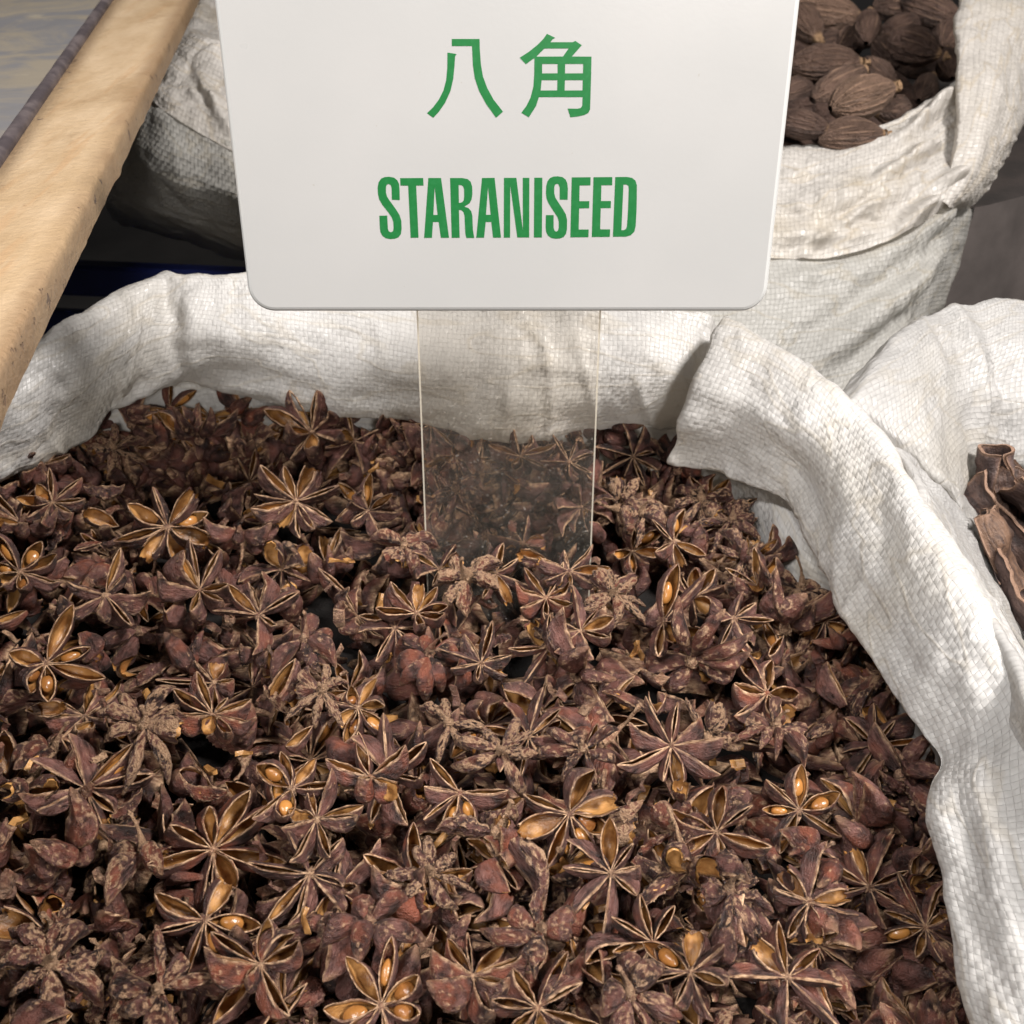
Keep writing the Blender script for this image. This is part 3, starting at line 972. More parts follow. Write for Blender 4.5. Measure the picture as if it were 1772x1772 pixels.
# ------------------------------------------------------------------ carpel meshes
def carpel(L=15.0, H=6.6, W=2.7, op=2.3, lift=1.6, belly=.55, wr=.25, seed=0, nt=32, na=11, cut=1.0, skew=0.0, wave=.25, name="carpel"):
    """A boat-shaped pod along +x, split along its top (+z); millimetres in, metres out."""
    t = np.linspace(0, cut, nt)
    env = lambda x, a, b: (np.maximum(x, 0) ** a) * (np.maximum(1 - x, 0) ** b)
    wenv = env(t, .75, .75)
    wenv /= wenv.max()
    oenv = env(t, 1.05, .85)
    oenv /= oenv.max()
    pk = belly
    denv = np.where(t < pk, .36 + .64 * np.sin(t / pk * math.pi / 2) ** 1.2, np.cos((t - pk) / (1 - pk) * math.pi / 2) ** .75)
    x = .6 + t * (L - .6)
    ztop = .55 * np.sin(t * math.pi) + lift * sstep(.62, 1.0, t) * t
    if wave:
        ztop = ztop + wave * noise(np.stack([t * 5, 0 * t + seed, 0 * t], -1))
    zk = ztop - H * denv - .12
    Wt = W * wenv + .16
    a = np.linspace(0, 1, na)
    th = .42
    rows, inn, lp, kl = [], [], [], []

    def sect(a_, side):
        w = Wt * np.sin(np.minimum(a_ / .62, 1) * math.pi / 2) ** .85
        k = sstep(.5, 1.0, a_)
        lw = op * oenv + .10 + .12 * noise(np.stack([t * 7, 0 * t + seed * 3 + side * 5, 0 * t], -1)) * wenv
        w = w * (1 - k) + lw * k
        z = zk + (ztop - zk) * (1 - np.cos(a_ * math.pi / 2)) ** .9
        return w, z
    for side in (-1, 1):
        seq = a[::-1] if side < 0 else a[1:]
        for a_ in seq:
            w, z = sect(a_, side)
            y = side * w
            rows.append(np.stack([x, y, z], -1))
            inn.append(np.zeros(nt))
            lp.append(np.full(nt, 1.0 if a_ > .985 else .0))
            kl.append(np.full(nt, 1 - a_))
    # right lip top, then the inner wall back to the left lip
    for side in (1, -1):
        seq = a[::-1][:-1] if side > 0 else a
        for q_, a_ in enumerate(seq):
            w, z = sect(a_, side)
            wi = np.maximum(w - th * (1 if a_ < .97 else .75), .015)
            zi = np.minimum(z + th * (1 - a_) * 1.3, ztop - .02) + (.12 if a_ > .97 else 0)
            y = side * wi
            rows.append(np.stack([x, y, zi], -1))
            top = a_ > .985
            inn.append(np.full(nt, 0.0 if top else 1.0))
            lp.append(np.full(nt, 1.0 if top else 0.0))
            kl.append(np.full(nt, 0.0))
    P = np.array(rows)                     # (m, nt, 3)
    Wm = 1 - np.array(inn)
    q = P / 1.0
    wf = 2.2 if wr > .6 else 1.0
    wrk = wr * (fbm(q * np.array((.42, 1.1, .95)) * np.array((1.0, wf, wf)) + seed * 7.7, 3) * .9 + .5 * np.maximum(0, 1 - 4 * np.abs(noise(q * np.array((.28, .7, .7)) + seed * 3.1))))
    cen = np.stack([P[..., 0], 0 * P[..., 0], np.broadcast_to((ztop * .5 + zk * .5), P.shape[:2])], -1)
    dr = P - cen
    dr /= (np.linalg.norm(dr, axis=-1, keepdims=True) + .2)
    fade = np.sin(np.clip(t, 0.02, .98) * math.pi) ** .5
    P = P + dr * (wrk * fade)[..., None] * (Wm * .85 + .15)[..., None]
    if cut < 1:                            # torn end
        P[..., 0] += 1.6 * noise(np.stack([P[..., 1] * .8, P[..., 2] * .8, 0 * P[..., 0] + seed], -1)) * sstep(.6, 1.0, t / cut)
    if skew:
        P[..., 1] += skew * (P[..., 0] / L) ** 2
    m = len(rows)
    f = grid_faces(m, nt, closed_n=True)
    al = np.broadcast_to(t, (m, nt))
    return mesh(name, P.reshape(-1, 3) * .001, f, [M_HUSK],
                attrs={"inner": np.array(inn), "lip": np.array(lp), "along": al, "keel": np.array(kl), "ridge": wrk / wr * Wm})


rr = random.Random(4)
VAR = {}
VAR['open'] = [carpel(L=rr.uniform(14, 16), op=rr.uniform(1.6, 2.5), W=rr.uniform(2.1, 2.6), H=rr.uniform(5.8, 7.4), lift=rr.uniform(.2, 3.2), wr=rr.uniform(.12, .28), seed=k + 1, skew=rr.uniform(-1, 1)) for k in range(9)]
VAR['slit'] = [carpel(L=rr.uniform(13.5, 16), op=rr.uniform(.35, 1.2), W=rr.uniform(1.5, 2.2), H=rr.uniform(5.8, 7.8), lift=rr.uniform(.2, 3.4), wr=rr.uniform(.14, .32), seed=k + 20, skew=rr.uniform(-1, 1)) for k in range(7)]
VAR['closed'] = [carpel(L=rr.uniform(13, 16), op=rr.uniform(.02, .25), W=rr.uniform(1.3, 2.1), H=rr.uniform(5.6, 7.6), lift=rr.uniform(.2, 3.4), wr=rr.uniform(.16, .38), seed=k + 40, skew=rr.uniform(-1.2, 1.2)) for k in range(6)]
VAR['pod'] = [carpel(L=rr.uniform(13, 15.5), op=rr.uniform(.3, 1.9), W=rr.uniform(2.1, 2.9), H=rr.uniform(6.8, 8.8), lift=rr.uniform(1, 4.5), wr=rr.uniform(.14, .34), belly=.45, seed=k + 60, skew=rr.uniform(-1, 1)) for k in range(6)]
VAR['cork'] = [carpel(L=rr.uniform(11, 15.5), op=.05, W=rr.uniform(1.1, 1.9), H=rr.uniform(3.0, 5.4), lift=rr.uniform(-1, 2), wr=rr.uniform(.61, .85), seed=k + 80, skew=rr.uniform(-2.5, 2.5), wave=1.1, nt=44, na=13) for k in range(8)]
VAR['torn'] = [carpel(L=15, op=rr.uniform(1.5, 3.2), W=rr.uniform(2.4, 3.2), H=rr.uniform(5, 7), lift=1, wr=.3, seed=k + 100, cut=rr.uniform(.5, .86)) for k in range(6)]


def ellip(name, rx, ry, rz, nu=14, nv=10, mat=None, fn=None):
    V = []
    for i in range(nv + 1):
        ph = math.pi * i / nv
        for j in range(nu):
            th = 2 * math.pi * j / nu
            p_ = np.array((rx * math.cos(ph), ry * math.sin(ph) * math.cos(th), rz * math.sin(ph) * math.sin(th)))
            V.append(fn(p_) if fn else p_)
    return mesh(name, V, grid_faces(nv + 1, nu, closed_m=True), [mat])


SEEDS = [ellip("seed", .0031, .00175, .0014, mat=M_SEED, fn=lambda p_: p_ * np.array((1, 1 - .18 * p_[0] / .0031, 1))),
         ellip("seed", .0033, .0019, .0014, mat=M_SEED, fn=lambda p_: p_ * np.array((1, 1 + .2 * p_[0] / .0033, 1)))]


def core_mesh(k):
    def fn(p_):
        r = math.hypot(p_[0], p_[1])
        th = math.atan2(p_[1], p_[0])
        s_ = 1 + .22 * math.cos(8 * th + k) * min(1, r / .001)
        return np.array((p_[0] * s_, p_[1] * s_, p_[2] + .0002 * float(noise(p_ * 1500 + k))))
    V = []
    n_, m_c = 9, 32
    for i in range(n_ + 1):
        ph = math.pi * i / n_
        for j in range(m_c):
            t_ = 2 * math.pi * j / m_c
            V.append(fn(np.array((.0017 * math.sin(ph) * math.cos(t_), .0017 * math.sin(ph) * math.sin(t_), .0021 * math.cos(ph) - .0014))))
    nn = len(V)
    return mesh("core", V, grid_faces(n_ + 1, m_c, closed_m=True), [M_HUSK], attrs={"inner": np.zeros(nn), "lip": np.full(nn, .45), "along": np.full(nn, .3), "keel": np.full(nn, .6), "ridge": np.full(nn, .5)})


def stalk_mesh(k):
    r_ = random.Random(k)
    V = []
    n_, m_c = 12, 9
    bend = r_.uniform(-.5, .5)
    ln = r_.uniform(.003, .007) if k % 3 else r_.uniform(.009, .013)
    for i in range(n_ + 1):
        t = i / n_
        c = np.array((bend * ln * t * t, .2 * bend * ln * t, -.0028 - ln * t))
        rad = .0010 * (1.5 - 1.0 * min(1, t * 2.2) + (.35 if t > .85 else 0)) * (0.02 if i == n_ else 1)
        for j in range(m_c):
            th_ = 2 * math.pi * j / m_c
            q_ = c + rad * np.array((math.cos(th_), math.sin(th_), 0))
            V.append(q_ + .00016 * noise(q_ * 1400 + k))
    nn = len(V)
    return mesh("stalk", V, grid_faces(n_ + 1, m_c, closed_m=True), [M_HUSK], attrs={"inner": np.zeros(nn), "lip": np.full(nn, .3), "along": np.full(nn, .4), "keel": np.full(nn, .7), "ridge": np.full(nn, .6)})


CORES = [core_mesh(k) for k in range(3)]
STALKS = [stalk_mesh(k) for k in range(6)]

# ------------------------------------------------------------------ where the stars lie
UP = np.array((0, 0, 1.0))


def surf(x, y):
    z = -.015 * sstep(.03, .085, x) - .003 * sstep(.255, .285, y)
    z += .0050 * noise(np.array((x * 22, y * 22, 4.2))) + .002 * noise(np.array((x * 55, y * 55, 1.2)))
    return float(z)


def on_pile(px, py, dz=0.0):
    z = 0.0
    for _ in range(6):
        p_ = at(px, py, z + dz)
        z = surf(p_[0], p_[1])
    return at(px, py, z + dz)


def frame(nrm_, rot):
    n_ = nrm_ / np.linalg.norm(nrm_)
    x_ = np.array((1.0, 0, 0)) - n_ * n_[0]
    if np.linalg.norm(x_) < .15:
        x_ = np.array((0, 1.0, 0)) - n_ * n_[1]
    x_ /= np.linalg.norm(x_)
    y_ = np.cross(n_, x_)
    c, s_ = math.cos(rot), math.sin(rot)
    X = x_ * c + y_ * s_
    return np.stack([X, np.cross(n_, X), n_], 1)


KIND = {   # kind: (carpel pools with weights, mean arm tilt in degrees, tone, cork, red, seed chance, flipped)
    'open': ((('open', .7), ('slit', .3)), 6, .55, .15, .25, .62, False),
    'slit': ((('slit', .6), ('open', .12), ('closed', .28)), 8, .6, .2, .3, .4, False),
    'dark': ((('slit', .45), ('closed', .55)), 10, .15, .15, .12, .3, False),
    'closed': ((('closed', .6), ('slit', .2), ('open', .2)), 4, .65, .1, .3, .7, False),
    'cup': ((('slit', .4), ('open', .3), ('closed', .3)), 38, .4, .2, .3, .5, False),
    'pods': ((('pod', .85), ('slit', .15)), 20, .55, .15, .75, .4, False),
    'cork': ((('cork', .75), ('closed', .25)), 6, .5, .72, .3, 0, True),
    'dome': ((('pod', .7), ('cork', .3)), 16, .5, .35, .6, .0, True),
    'husk': ((('closed', .5), ('cork', .35), ('torn', .15)), 12, .15, .5, .1, .1, True),
}


class Star:
    pass


def make_star(pos, n_, rot, kind, arms, scale, rs):
    S = Star()
    pools, tilt, tone, cork, red, sc, flip = KIND[kind]
    scale *= .95
    S.pos, S.kind, S.scale, S.flip = np.array(pos), kind, scale, flip
    S.R = frame(-n_ if flip else n_, rot)
    S.tone = (min(1, max(0, tone + rs.uniform(-.45, .4))), min(1, max(0, cork + rs.uniform(-.15, .35))), min(1, max(0, red + rs.uniform(-.25, .3))))
    S.arms = []
    S.seeds = 0
    for k in range(arms):
        if rs.random() < .07:
            continue
        a_ = 2 * math.pi * (k + rs.uniform(-.24, .24)) / arms
        r_ = rs.random()
        acc = 0
        pool = pools[-1][0]
        for (nm, w) in pools:
            acc += w
            if r_ < acc:
                pool = nm
                break
        if rs.random() < .09:
            pool = 'torn'
        tl = math.radians(tilt + rs.gauss(0, 10))
        ls = max(.55, min(1.14, rs.gauss(.95, .13)))
        if rs.random() < .06:
            ls *= .7
        sd = pool == 'open' and rs.random() < sc
        S.seeds += sd
        S.arms.append((a_, pool, rs.randrange(100), tl, ls, rs.gauss(0, .34), sd, rs.uniform(.85, 1.2)))
    S.core = rs.randrange(3)
    S.stalk = rs.randrange(6) if (flip or rs.random() < .25) else None
    # collision spheres
    pts, rad = [], []
    for (a_, pool, vi, tl, ls, tw, sd, ws) in S.arms:
        for (t, zz, rr_) in ((.28, -.0022, .0019), (.55, -.0026, .0023), (.8, -.0012, .0016), (1.0, .0008, .0006)):
            r0 = .0148 * t * ls
            p_ = np.array((math.cos(a_) * math.cos(tl) * r0 - zz * math.sin(tl) * math.cos(a_), math.sin(a_) * math.cos(tl) * r0 - zz * math.sin(tl) * math.sin(a_), math.sin(tl) * r0 + zz * math.cos(tl)))
            pts.append(p_)
            rad.append(rr_)
    pts = np.array(pts) * scale
    S.sph = pts @ S.R.T + S.pos
    S.rad = np.array(rad) * scale
    return S


def tocam(p_):
    d = CAM - p_
    return d / np.linalg.norm(d)


# px, py, radius in pixels, kind, arms, facing (0 = straight up .. 1 = to the camera, third: sideways lean), rotation, short name
H = [
    (290, 912, 95, 'open', 8, .55, (0, 0), 20, "open star with six fat seeds below the tray"),
    (512, 868, 95, 'slit', 11, .75, (0, 0), 10, "many-armed tan star under the sign's near corner"),
    (540, 748, 105, 'cup', 8, .25, (0, -.2), 22, "dark cup-shaped star against the back rim"),
    (345, 755, 72, 'cup', 6, -.3, (.2, .5), 15, "tipped star with ochre pods by the back rim"),
    (637, 885, 62, 'closed', 8, .6, (.1, 0), 5, "small dusky star just off the clear stem"),
    (35, 990, 78, 'open', 8, .6, (0, 0), 70, "open star with two seeds cut by the frame edge"),
    (182, 1030, 85, 'slit', 8, .4, (.1, 0), 0, "tan slit star with a long flat arm"),
    (345, 1022, 95, 'cup', 8, .35, (0, 0), 30, "dark star with wide upright pods"),
    (447, 1065, 85, 'slit', 7, .45, (-.1, 0), 25, "brown star with an ochre open pod"),
    (80, 1148, 98, 'open', 7, .6, (0, 0), 75, "slender seven-armed tan star near the frame edge"),
    (370, 1182, 88, 'slit', 8, .6, (0, 0), 0, "tan star with one bright seed pod on top"),
    (560, 1195, 55, 'cork', 8, .8, (0, 0), 0, "little pale starlet"),
    (248, 1258, 108, 'cork', 8, .55, (0, 0), 12, "corky upturned star with long knobbly arms"),
    (368, 1238, 84, 'pods', 8, .2, (.2, 0), 30, "purple star with a glossy fat pod"),
    (148, 1365, 118, 'closed', 10, .65, (0, 0), 8, "large ten-armed purple star"),
    (505, 1365, 88, 'open', 7, .5, (0, 0), 65, "open star with four pale seeds"),
    (548, 1418, 82, 'slit', 8, .15, (-.2, -.1), -20, "tipped star with a dark scuffed pod"),
    (355, 1592, 104, 'open', 7, .65, (0, 0), 100, "open six-seeded star with glossy brown seeds"),
    (536, 1512, 112, 'slit', 8, .6, (0, 0), 40, "wide pale-lipped star with one brown seed"),
    (795, 1372, 88, 'open', 8, .55, (0, .1), -10, "open star with ochre pods and four seeds"),
    (985, 1408, 102, 'open', 8, .6, (0, 0), 65, "yellow-lined star with eight open pods"),
    (1057, 1512, 104, 'slit', 8, .6, (0, 0), 0, "purple-brown star with neat narrow slits"),
    (915, 1275, 84, 'dark', 8, .6, (0, 0), 80, "dark star with thin tan slits"),
    (1162, 1290, 98, 'slit', 9, .6, (0, 0), 85, "tan nine-armed star with one seed below its centre"),
    (866, 1300, 78, 'cork', 8, .5, (.2, 0), 20, "pinkish corky upturned star"),
    (745, 1512, 78, 'cork', 8, .4, (0, 0), 50, "brown corky upturned star between gaping gaps"),
    (778, 1255, 80, 'cork', 7, .3, (-.2, 0), 10, "knobbly upturned star with a stub stalk"),
    (1195, 1682, 92, 'slit', 8, .6, (0, 0), 20, "slim-armed tan star near the bottom edge"),
    (1362, 1692, 108, 'slit', 8, .65, (0, 0), 90, "big eight-armed star in the bottom corner of the heap"),
    (1130, 1632, 76, 'slit', 8, .5, (0, 0), 60, "half-hidden star with an ochre pod"),
    (1148, 1075, 98, 'slit', 7, .5, (0, 0), 90, "spiky tan-edged star"),
    (1005, 1092, 74, 'slit', 8, .45, (-.1, 0), 50, "broad-armed star with an ochre split"),
    (1060, 1030, 66, 'cork', 8, .6, (0, 0), 0, "pale curled corky star below the stem"),
    (812, 1002, 95, 'cork', 7, .3, (-.1, 0), 35, "stretched corky star at the foot of the stem"),
    (985, 988, 58, 'slit', 7, .4, (0, 0), 60, "small two-pronged star at the foot of the stem"),
    (1165, 938, 70, 'open', 7, .3, (.2, 0), 20, "half-open star with an ochre pod near the back rim"),
    (1096, 790, 74, 'dark', 8, .75, (0, 0), 110, "blackish star against the folded corner of the rim"),
    (1285, 965, 66, 'husk', 9, .5, (0, 0), 0, "withered dark star beside the pale inner wall"),
    (1342, 1262, 82, 'husk', 9, .5, (0, .2), 15, "grey-black withered upturned star"),
    (1382, 1402, 62, 'open', 6, .5, (0, 0), 70, "small star with one pale seed"),
    (1505, 1535, 82, 'slit', 8, .6, (0, 0), 60, "brown star deep in the rim's shade"),
    (1602, 1605, 80, 'slit', 8, .5, (0, 0), 20, "shaded star tucked under the rim"),
    (1515, 1290, 78, 'dark', 8, .6, (0, 0), 95, "dim star under the bend of the rim"),
    (832, 1148, 62, 'dark', 8, .6, (0, 0), 30, "small dark star with hair-thin slits"),
    (742, 1135, 84, 'dome', 8, .35, (.1, 0), 0, "purple upturned star with folded arms"),
    (720, 1062, 66, 'pods', 8, .5, (0, 0), 10, "dusky rose star of short fat pods"),
    (85, 1672, 128, 'cork', 8, .6, (0, 0), 30, "big blurred corky star in the bottom corner"),
    (275, 1712, 112, 'dome', 7, .0, (.2, -.5), 0, "blurred purple star with arching pods"),
    (195, 778, 66, 'cork', 8, .4, (0, .1), 0, "withered brown star under the back rim"),
    (900, 790, 62, 'open', 7, .5, (0, 0), 60, "ochre star behind the clear stem"),
    (985, 800, 60, 'slit', 7, .6, (0, 0), 20, "cross-shaped star behind the stem's far edge"),
    (790, 850, 62, 'husk', 7, .5, (0, 0), 10, "drooping star behind the stem's near edge"),
    (640, 1602, 92, 'dome', 7, .25, (0, .2), 0, "reddish upturned star with broad pods"),
    (1215, 868, 72, 'husk', 8, .3, (0, .1), 40, "dark hunched star by the inner wall"),
    (1110, 892, 58, 'dome', 7, .3, (0, .2), 40, "dark lumpy upturned star"),
    (935, 1612, 92, 'dome', 8, .1, (0, -.4), 90, "drooping bunch of purple pods"),
    (950, 1120, 72, 'slit', 7, .5, (.1, 0), 80, "narrow star with a pale centre"),
    (1270, 1070, 68, 'slit', 9, .5, (0, 0), 40, "fine-slit star with an ochre pod"),
    (90, 870, 70, 'slit', 8, .3, (0, 0), 50, "brown star under the tray's end"),
    (250, 1485, 100, 'dome', 7, -.1, (0, .5), 0, "dark domed star lying on its side"),
    (818, 1690, 82, 'pods', 8, .1, (0, .3), 50, "round-podded dark star near the bottom edge"),
    (640, 1345, 84, 'pods', 7, .1, (-.3, .2), 60, "dark plum star of overlapping pods"),
    (525, 1110, 78, 'dome', 7, .2, (.1, .2), 20, "reddish star hunched over its pods"),
    (35, 905, 78, 'pods', 7, .0, (.3, .2), 0, "dark red star cut by the frame edge"),
    (620, 1225, 68, 'open', 7, .45, (0, 0), 15, "star with one big golden seed"),
    (1240, 1440, 66, 'pods', 6, .2, (-.2, 0), 30, "reddish-purple fat pods above the shade"),
    (1165, 1440, 60, 'dome', 7, .3, (0, .2), 0, "pale-scabbed upturned star"),
    (700, 945, 62, 'dome', 8, .3, (.1, 0), 20, "wrinkled star touching the stem's near edge"),
    (450, 1670, 86, 'pods', 7, .3, (0, .2), 100, "soft-focus star with a pale rim near the bottom"),
    (660, 1740, 90, 'open', 7, .3, (0, 0), 30, "star with a wide pod cut by the bottom edge"),
    (1090, 1725, 84, 'dome', 7, .2, (0, .2), 10, "brown hunched star cut by the bottom edge"),
    (930, 1745, 80, 'torn' if False else 'pods', 7, .2, (.2, 0), 70, "ragged star with pale torn pods"),
    (1260, 1545, 80, 'husk', 7, .4, (0, .1), 60, "ragged dark star with bent arms"),
    (1010, 1300, 70, 'husk', 7, .35, (0, .1), 70, "wrinkled long-podded star"),
    (858, 992, 66, 'slit', 7, .55, (0, 0), 40, "tan star leaning on the foot of the stem"),
    (945, 1035, 70, 'pods', 7, .4, (.1, 0), 10, "brown fat-podded star before the stem's foot"),
    (760, 985, 60, 'dark', 8, .6, (0, 0), 20, "blackish star at the stem's near bottom corner"),
    (1400, 1560, 62, 'slit', 7, .5, (0, 0), 20, "small brown star with parallel slits"),
]
stars = []
rs = random.Random(77)
for (px, py, rp, kind, arms, face, lean, rot, short) in H:
    p_ = on_pile(px, py, .003)
    dist = pix(p_)[2]
    sc = max(.72, min(1.12, rp * dist / 1772 / .0152))
    n_ = UP * (1 - face) + tocam(p_) * face + np.array((lean[0], lean[1], 0)) + np.array((rs.gauss(0, .17), rs.gauss(0, .17), 0))
    S = make_star(p_, n_ / np.linalg.norm(n_), math.radians(rot), kind, arms, sc, rs)
    S.hero, S.short, S.px = True, short, (px, py)
    # settle: move away from the viewer if it cuts into a star already placed
    for _ in range(14):
        worst = 0
        for T in stars:
            if np.linalg.norm(T.pos - S.pos) < .034:
                d = np.linalg.norm(S.sph[:, None] - T.sph[None], axis=-1) - (S.rad[:, None] + T.rad[None])
                worst = min(worst, d.min())
        if worst > -.0012:
            break
        sh = -tocam(S.pos) * .001
        S.pos = S.pos + sh
        S.sph = S.sph + sh
    stars.append(S)

poly = np.array([p_ for p_ in PILE_EDGE] + [np.array((.12, .02)), np.array((-.2, .02))])


def inside(x, y):
    c = False
    j = len(poly) - 1
    for i in range(len(poly)):
        if (poly[i, 1] > y) != (poly[j, 1] > y) and x < (poly[j, 0] - poly[i, 0]) * (y - poly[i, 1]) / (poly[j, 1] - poly[i, 1]) + poly[i, 0]:
            c = not c
        j = i
    return c


SPH = [S.sph for S in stars]
ALLP = np.concatenate([S.sph for S in stars])
ALLR = np.concatenate([S.rad for S in stars])


def clash(S, tol):
    near = np.linalg.norm(ALLP - S.pos, axis=1) < .024
    if not near.any():
        return 1.0
    d = np.linalg.norm(S.sph[:, None] - ALLP[near][None], axis=-1) - (S.rad[:, None] + ALLR[near][None])
    return d.min() + tol


def stem_clash(S):
    rel = S.sph - S0
    f = rel @ SN + .0043
    hgt = rel @ SUP
    return ((np.abs(f) < S.rad + .0008) & (np.abs(rel[:, 0]) < .026) & (hgt > -.03)).any()


# free the slab of the stem
for S in stars:
    for _ in range(20):
        if not stem_clash(S):
            break
        dirn = 1.0 if np.dot(S.pos - S0, SN) + .0043 > 0 else -1.0
        sh = SN * dirn * .001
        S.pos = S.pos + sh
        S.sph = S.sph + sh
ALLP = np.concatenate([S.sph for S in stars])

kinds_w = [('open', .06), ('slit', .14), ('dark', .14), ('closed', .05), ('cup', .17), ('pods', .19), ('cork', .06), ('dome', .11), ('husk', .08)]


def rkind(r):
    a_ = 0
    for k, w in kinds_w:
        a_ += w
        if r < a_:
            return k
    return 'dark'


def fill(tries, zlo, zhi, tol, most, tiltmax, edge=False, tiltmin=0):
    global ALLP, ALLR
    got = 0
    for _ in range(tries):
        if got >= most:
            break
        # aim at a random point of the part of the pile in view, so that near and far fill alike
        if edge:
            e_ = rs.uniform(13, len(PILE_EDGE) - 2.1) if rs.random() < .6 else rs.uniform(1, 13)
            i_ = int(e_)
            b_ = PILE_EDGE[i_] * (1 - e_ + i_) + PILE_EDGE[i_ + 1] * (e_ - i_)
            b_ = b_ + (np.array(C1) - b_) / np.linalg.norm(np.array(C1) - b_) * (rs.uniform(-.010, .012) if e_ > 16.2 else rs.uniform(.001, .016))
            p_ = np.array((b_[0], b_[1], surf(b_[0], b_[1])))
        else:
            px, py = rs.uniform(-60, 1760), rs.uniform(690, 1860)
            p_ = on_pile(px, py)
        if not edge and not inside(p_[0], p_[1]):
            continue
        p_ = p_ + np.array((0, 0, -rs.uniform(zlo, zhi)))
        th_, ph_ = math.radians(rs.uniform(tiltmin, tiltmax)), rs.uniform(0, 2 * math.pi)
        n_ = np.array((math.sin(th_) * math.cos(ph_), math.sin(th_) * math.sin(ph_), math.cos(th_)))
        S = make_star(p_, n_, rs.uniform(0, 6.28), rkind(rs.random()), rs.choice((6, 7, 7, 8, 8, 8, 8, 9)), rs.uniform(.74, 1.05), rs)
        if clash(S, tol) < 0 or stem_clash(S):
            continue
        S.hero = False
        S.px = pix(p_)[:2]
        stars.append(S)
        ALLP = np.concatenate([ALLP, S.sph])
        ALLR = np.concatenate([ALLR, S.rad])
        got += 1
    return got


g1 = fill(3500, -.002, .007, .0012, 62, 105, False, 15)
LOOSE = []
for _ in range(5000):
    if len(LOOSE) >= 150:
        break
    px, py = rs.uniform(-40, 1750), rs.uniform(700, 1830)
    p_ = on_pile(px, py)
    if not inside(p_[0], p_[1]):
        continue
    p_ = p_ + np.array((0, 0, -rs.uniform(-.003, .009)))
    th_, ph_ = math.radians(rs.uniform(0, 120)), rs.uniform(0, 6.28)
    R_ = frame(np.array((math.sin(th_) * math.cos(ph_), math.sin(th_) * math.sin(ph_), math.cos(th_))), rs.uniform(0, 6.28))
    S = Star()
    S.sc = rs.uniform(.6, 1.1)
    S.pos, S.R = p_, R_
    S.sph = np.array([(x_, 0, -.0022) for x_ in (-.005, -.002, .002, .0055)]) * S.sc @ R_.T + p_
    S.rad = np.array((.0016, .002, .002, .0012)) * S.sc
    if clash(S, .0011) < 0 or stem_clash(S):
        continue
    ALLP = np.concatenate([ALLP, S.sph])
    ALLR = np.concatenate([ALLR, S.rad])
    LOOSE.append(S)
g2 = fill(3500, .006, .016, .0016, 70, 105)
g3 = fill(2500, .010, .020, .0022, 22, 90)
g3 += fill(4000, -.004, .008, .0018, 70, 80, True)
print("fill", len(H), g1, g2, g3, "loose", len(LOOSE))

# ------------------------------------------------------------------ labels
NUM = {3: "three", 4: "four", 5: "five", 6: "six", 7: "seven", 8: "eight", 9: "nine", 10: "ten", 11: "eleven"}
LOOK = {'open': "open seed-filled star anise", 'slit': "narrow-slit star anise", 'dark': "dark near-closed star anise", 'closed': "closed purple star anise", 'cup': "cup-shaped star anise",
        'pods': "fat-podded star anise", 'cork': "corky upturned star anise", 'dome': "hunched upturned star anise", 'husk': "withered star anise"}
LOOK2 = {'open': "half-buried open star anise", 'slit': "half-buried slit star anise", 'dark': "deep-lying dark star anise", 'closed': "half-buried purple star anise", 'cup': "half-buried cupped star anise",
         'pods': "half-buried fat-podded star anise", 'cork': "half-buried corky star anise", 'dome': "half-buried hunched star anise", 'husk': "half-buried withered star anise"}
used = set()
MARKS = [(S.px, S.short) for S in stars if S.hero]


def where(px, i):
    d = sorted(MARKS, key=lambda m: (m[0][0] - px[0]) ** 2 + (m[0][1] - px[1]) ** 2)
    (mx_, my_), short = d[i]
    dx, dy = px[0] - mx_, px[1] - my_
    if abs(dx) > 2 * abs(dy):
        w = "right of" if dx > 0 else "left of"
    elif abs(dy) > 2 * abs(dx):
        w = "below" if dy > 0 else "above"
    else:
        w = ("below" if dy > 0 else "above") + " and " + ("right of" if dx > 0 else "left of")
    return w + " the " + short


def make_label(looks, px):
    for i in range(12):
        for lk in looks:
            l_ = lk + " " + where(px, i)
            if l_ not in used and len(l_.split()) <= 16:
                used.add(l_)
                return l_
    l_ = looks[0] + " " + where(px, 0)
    return l_


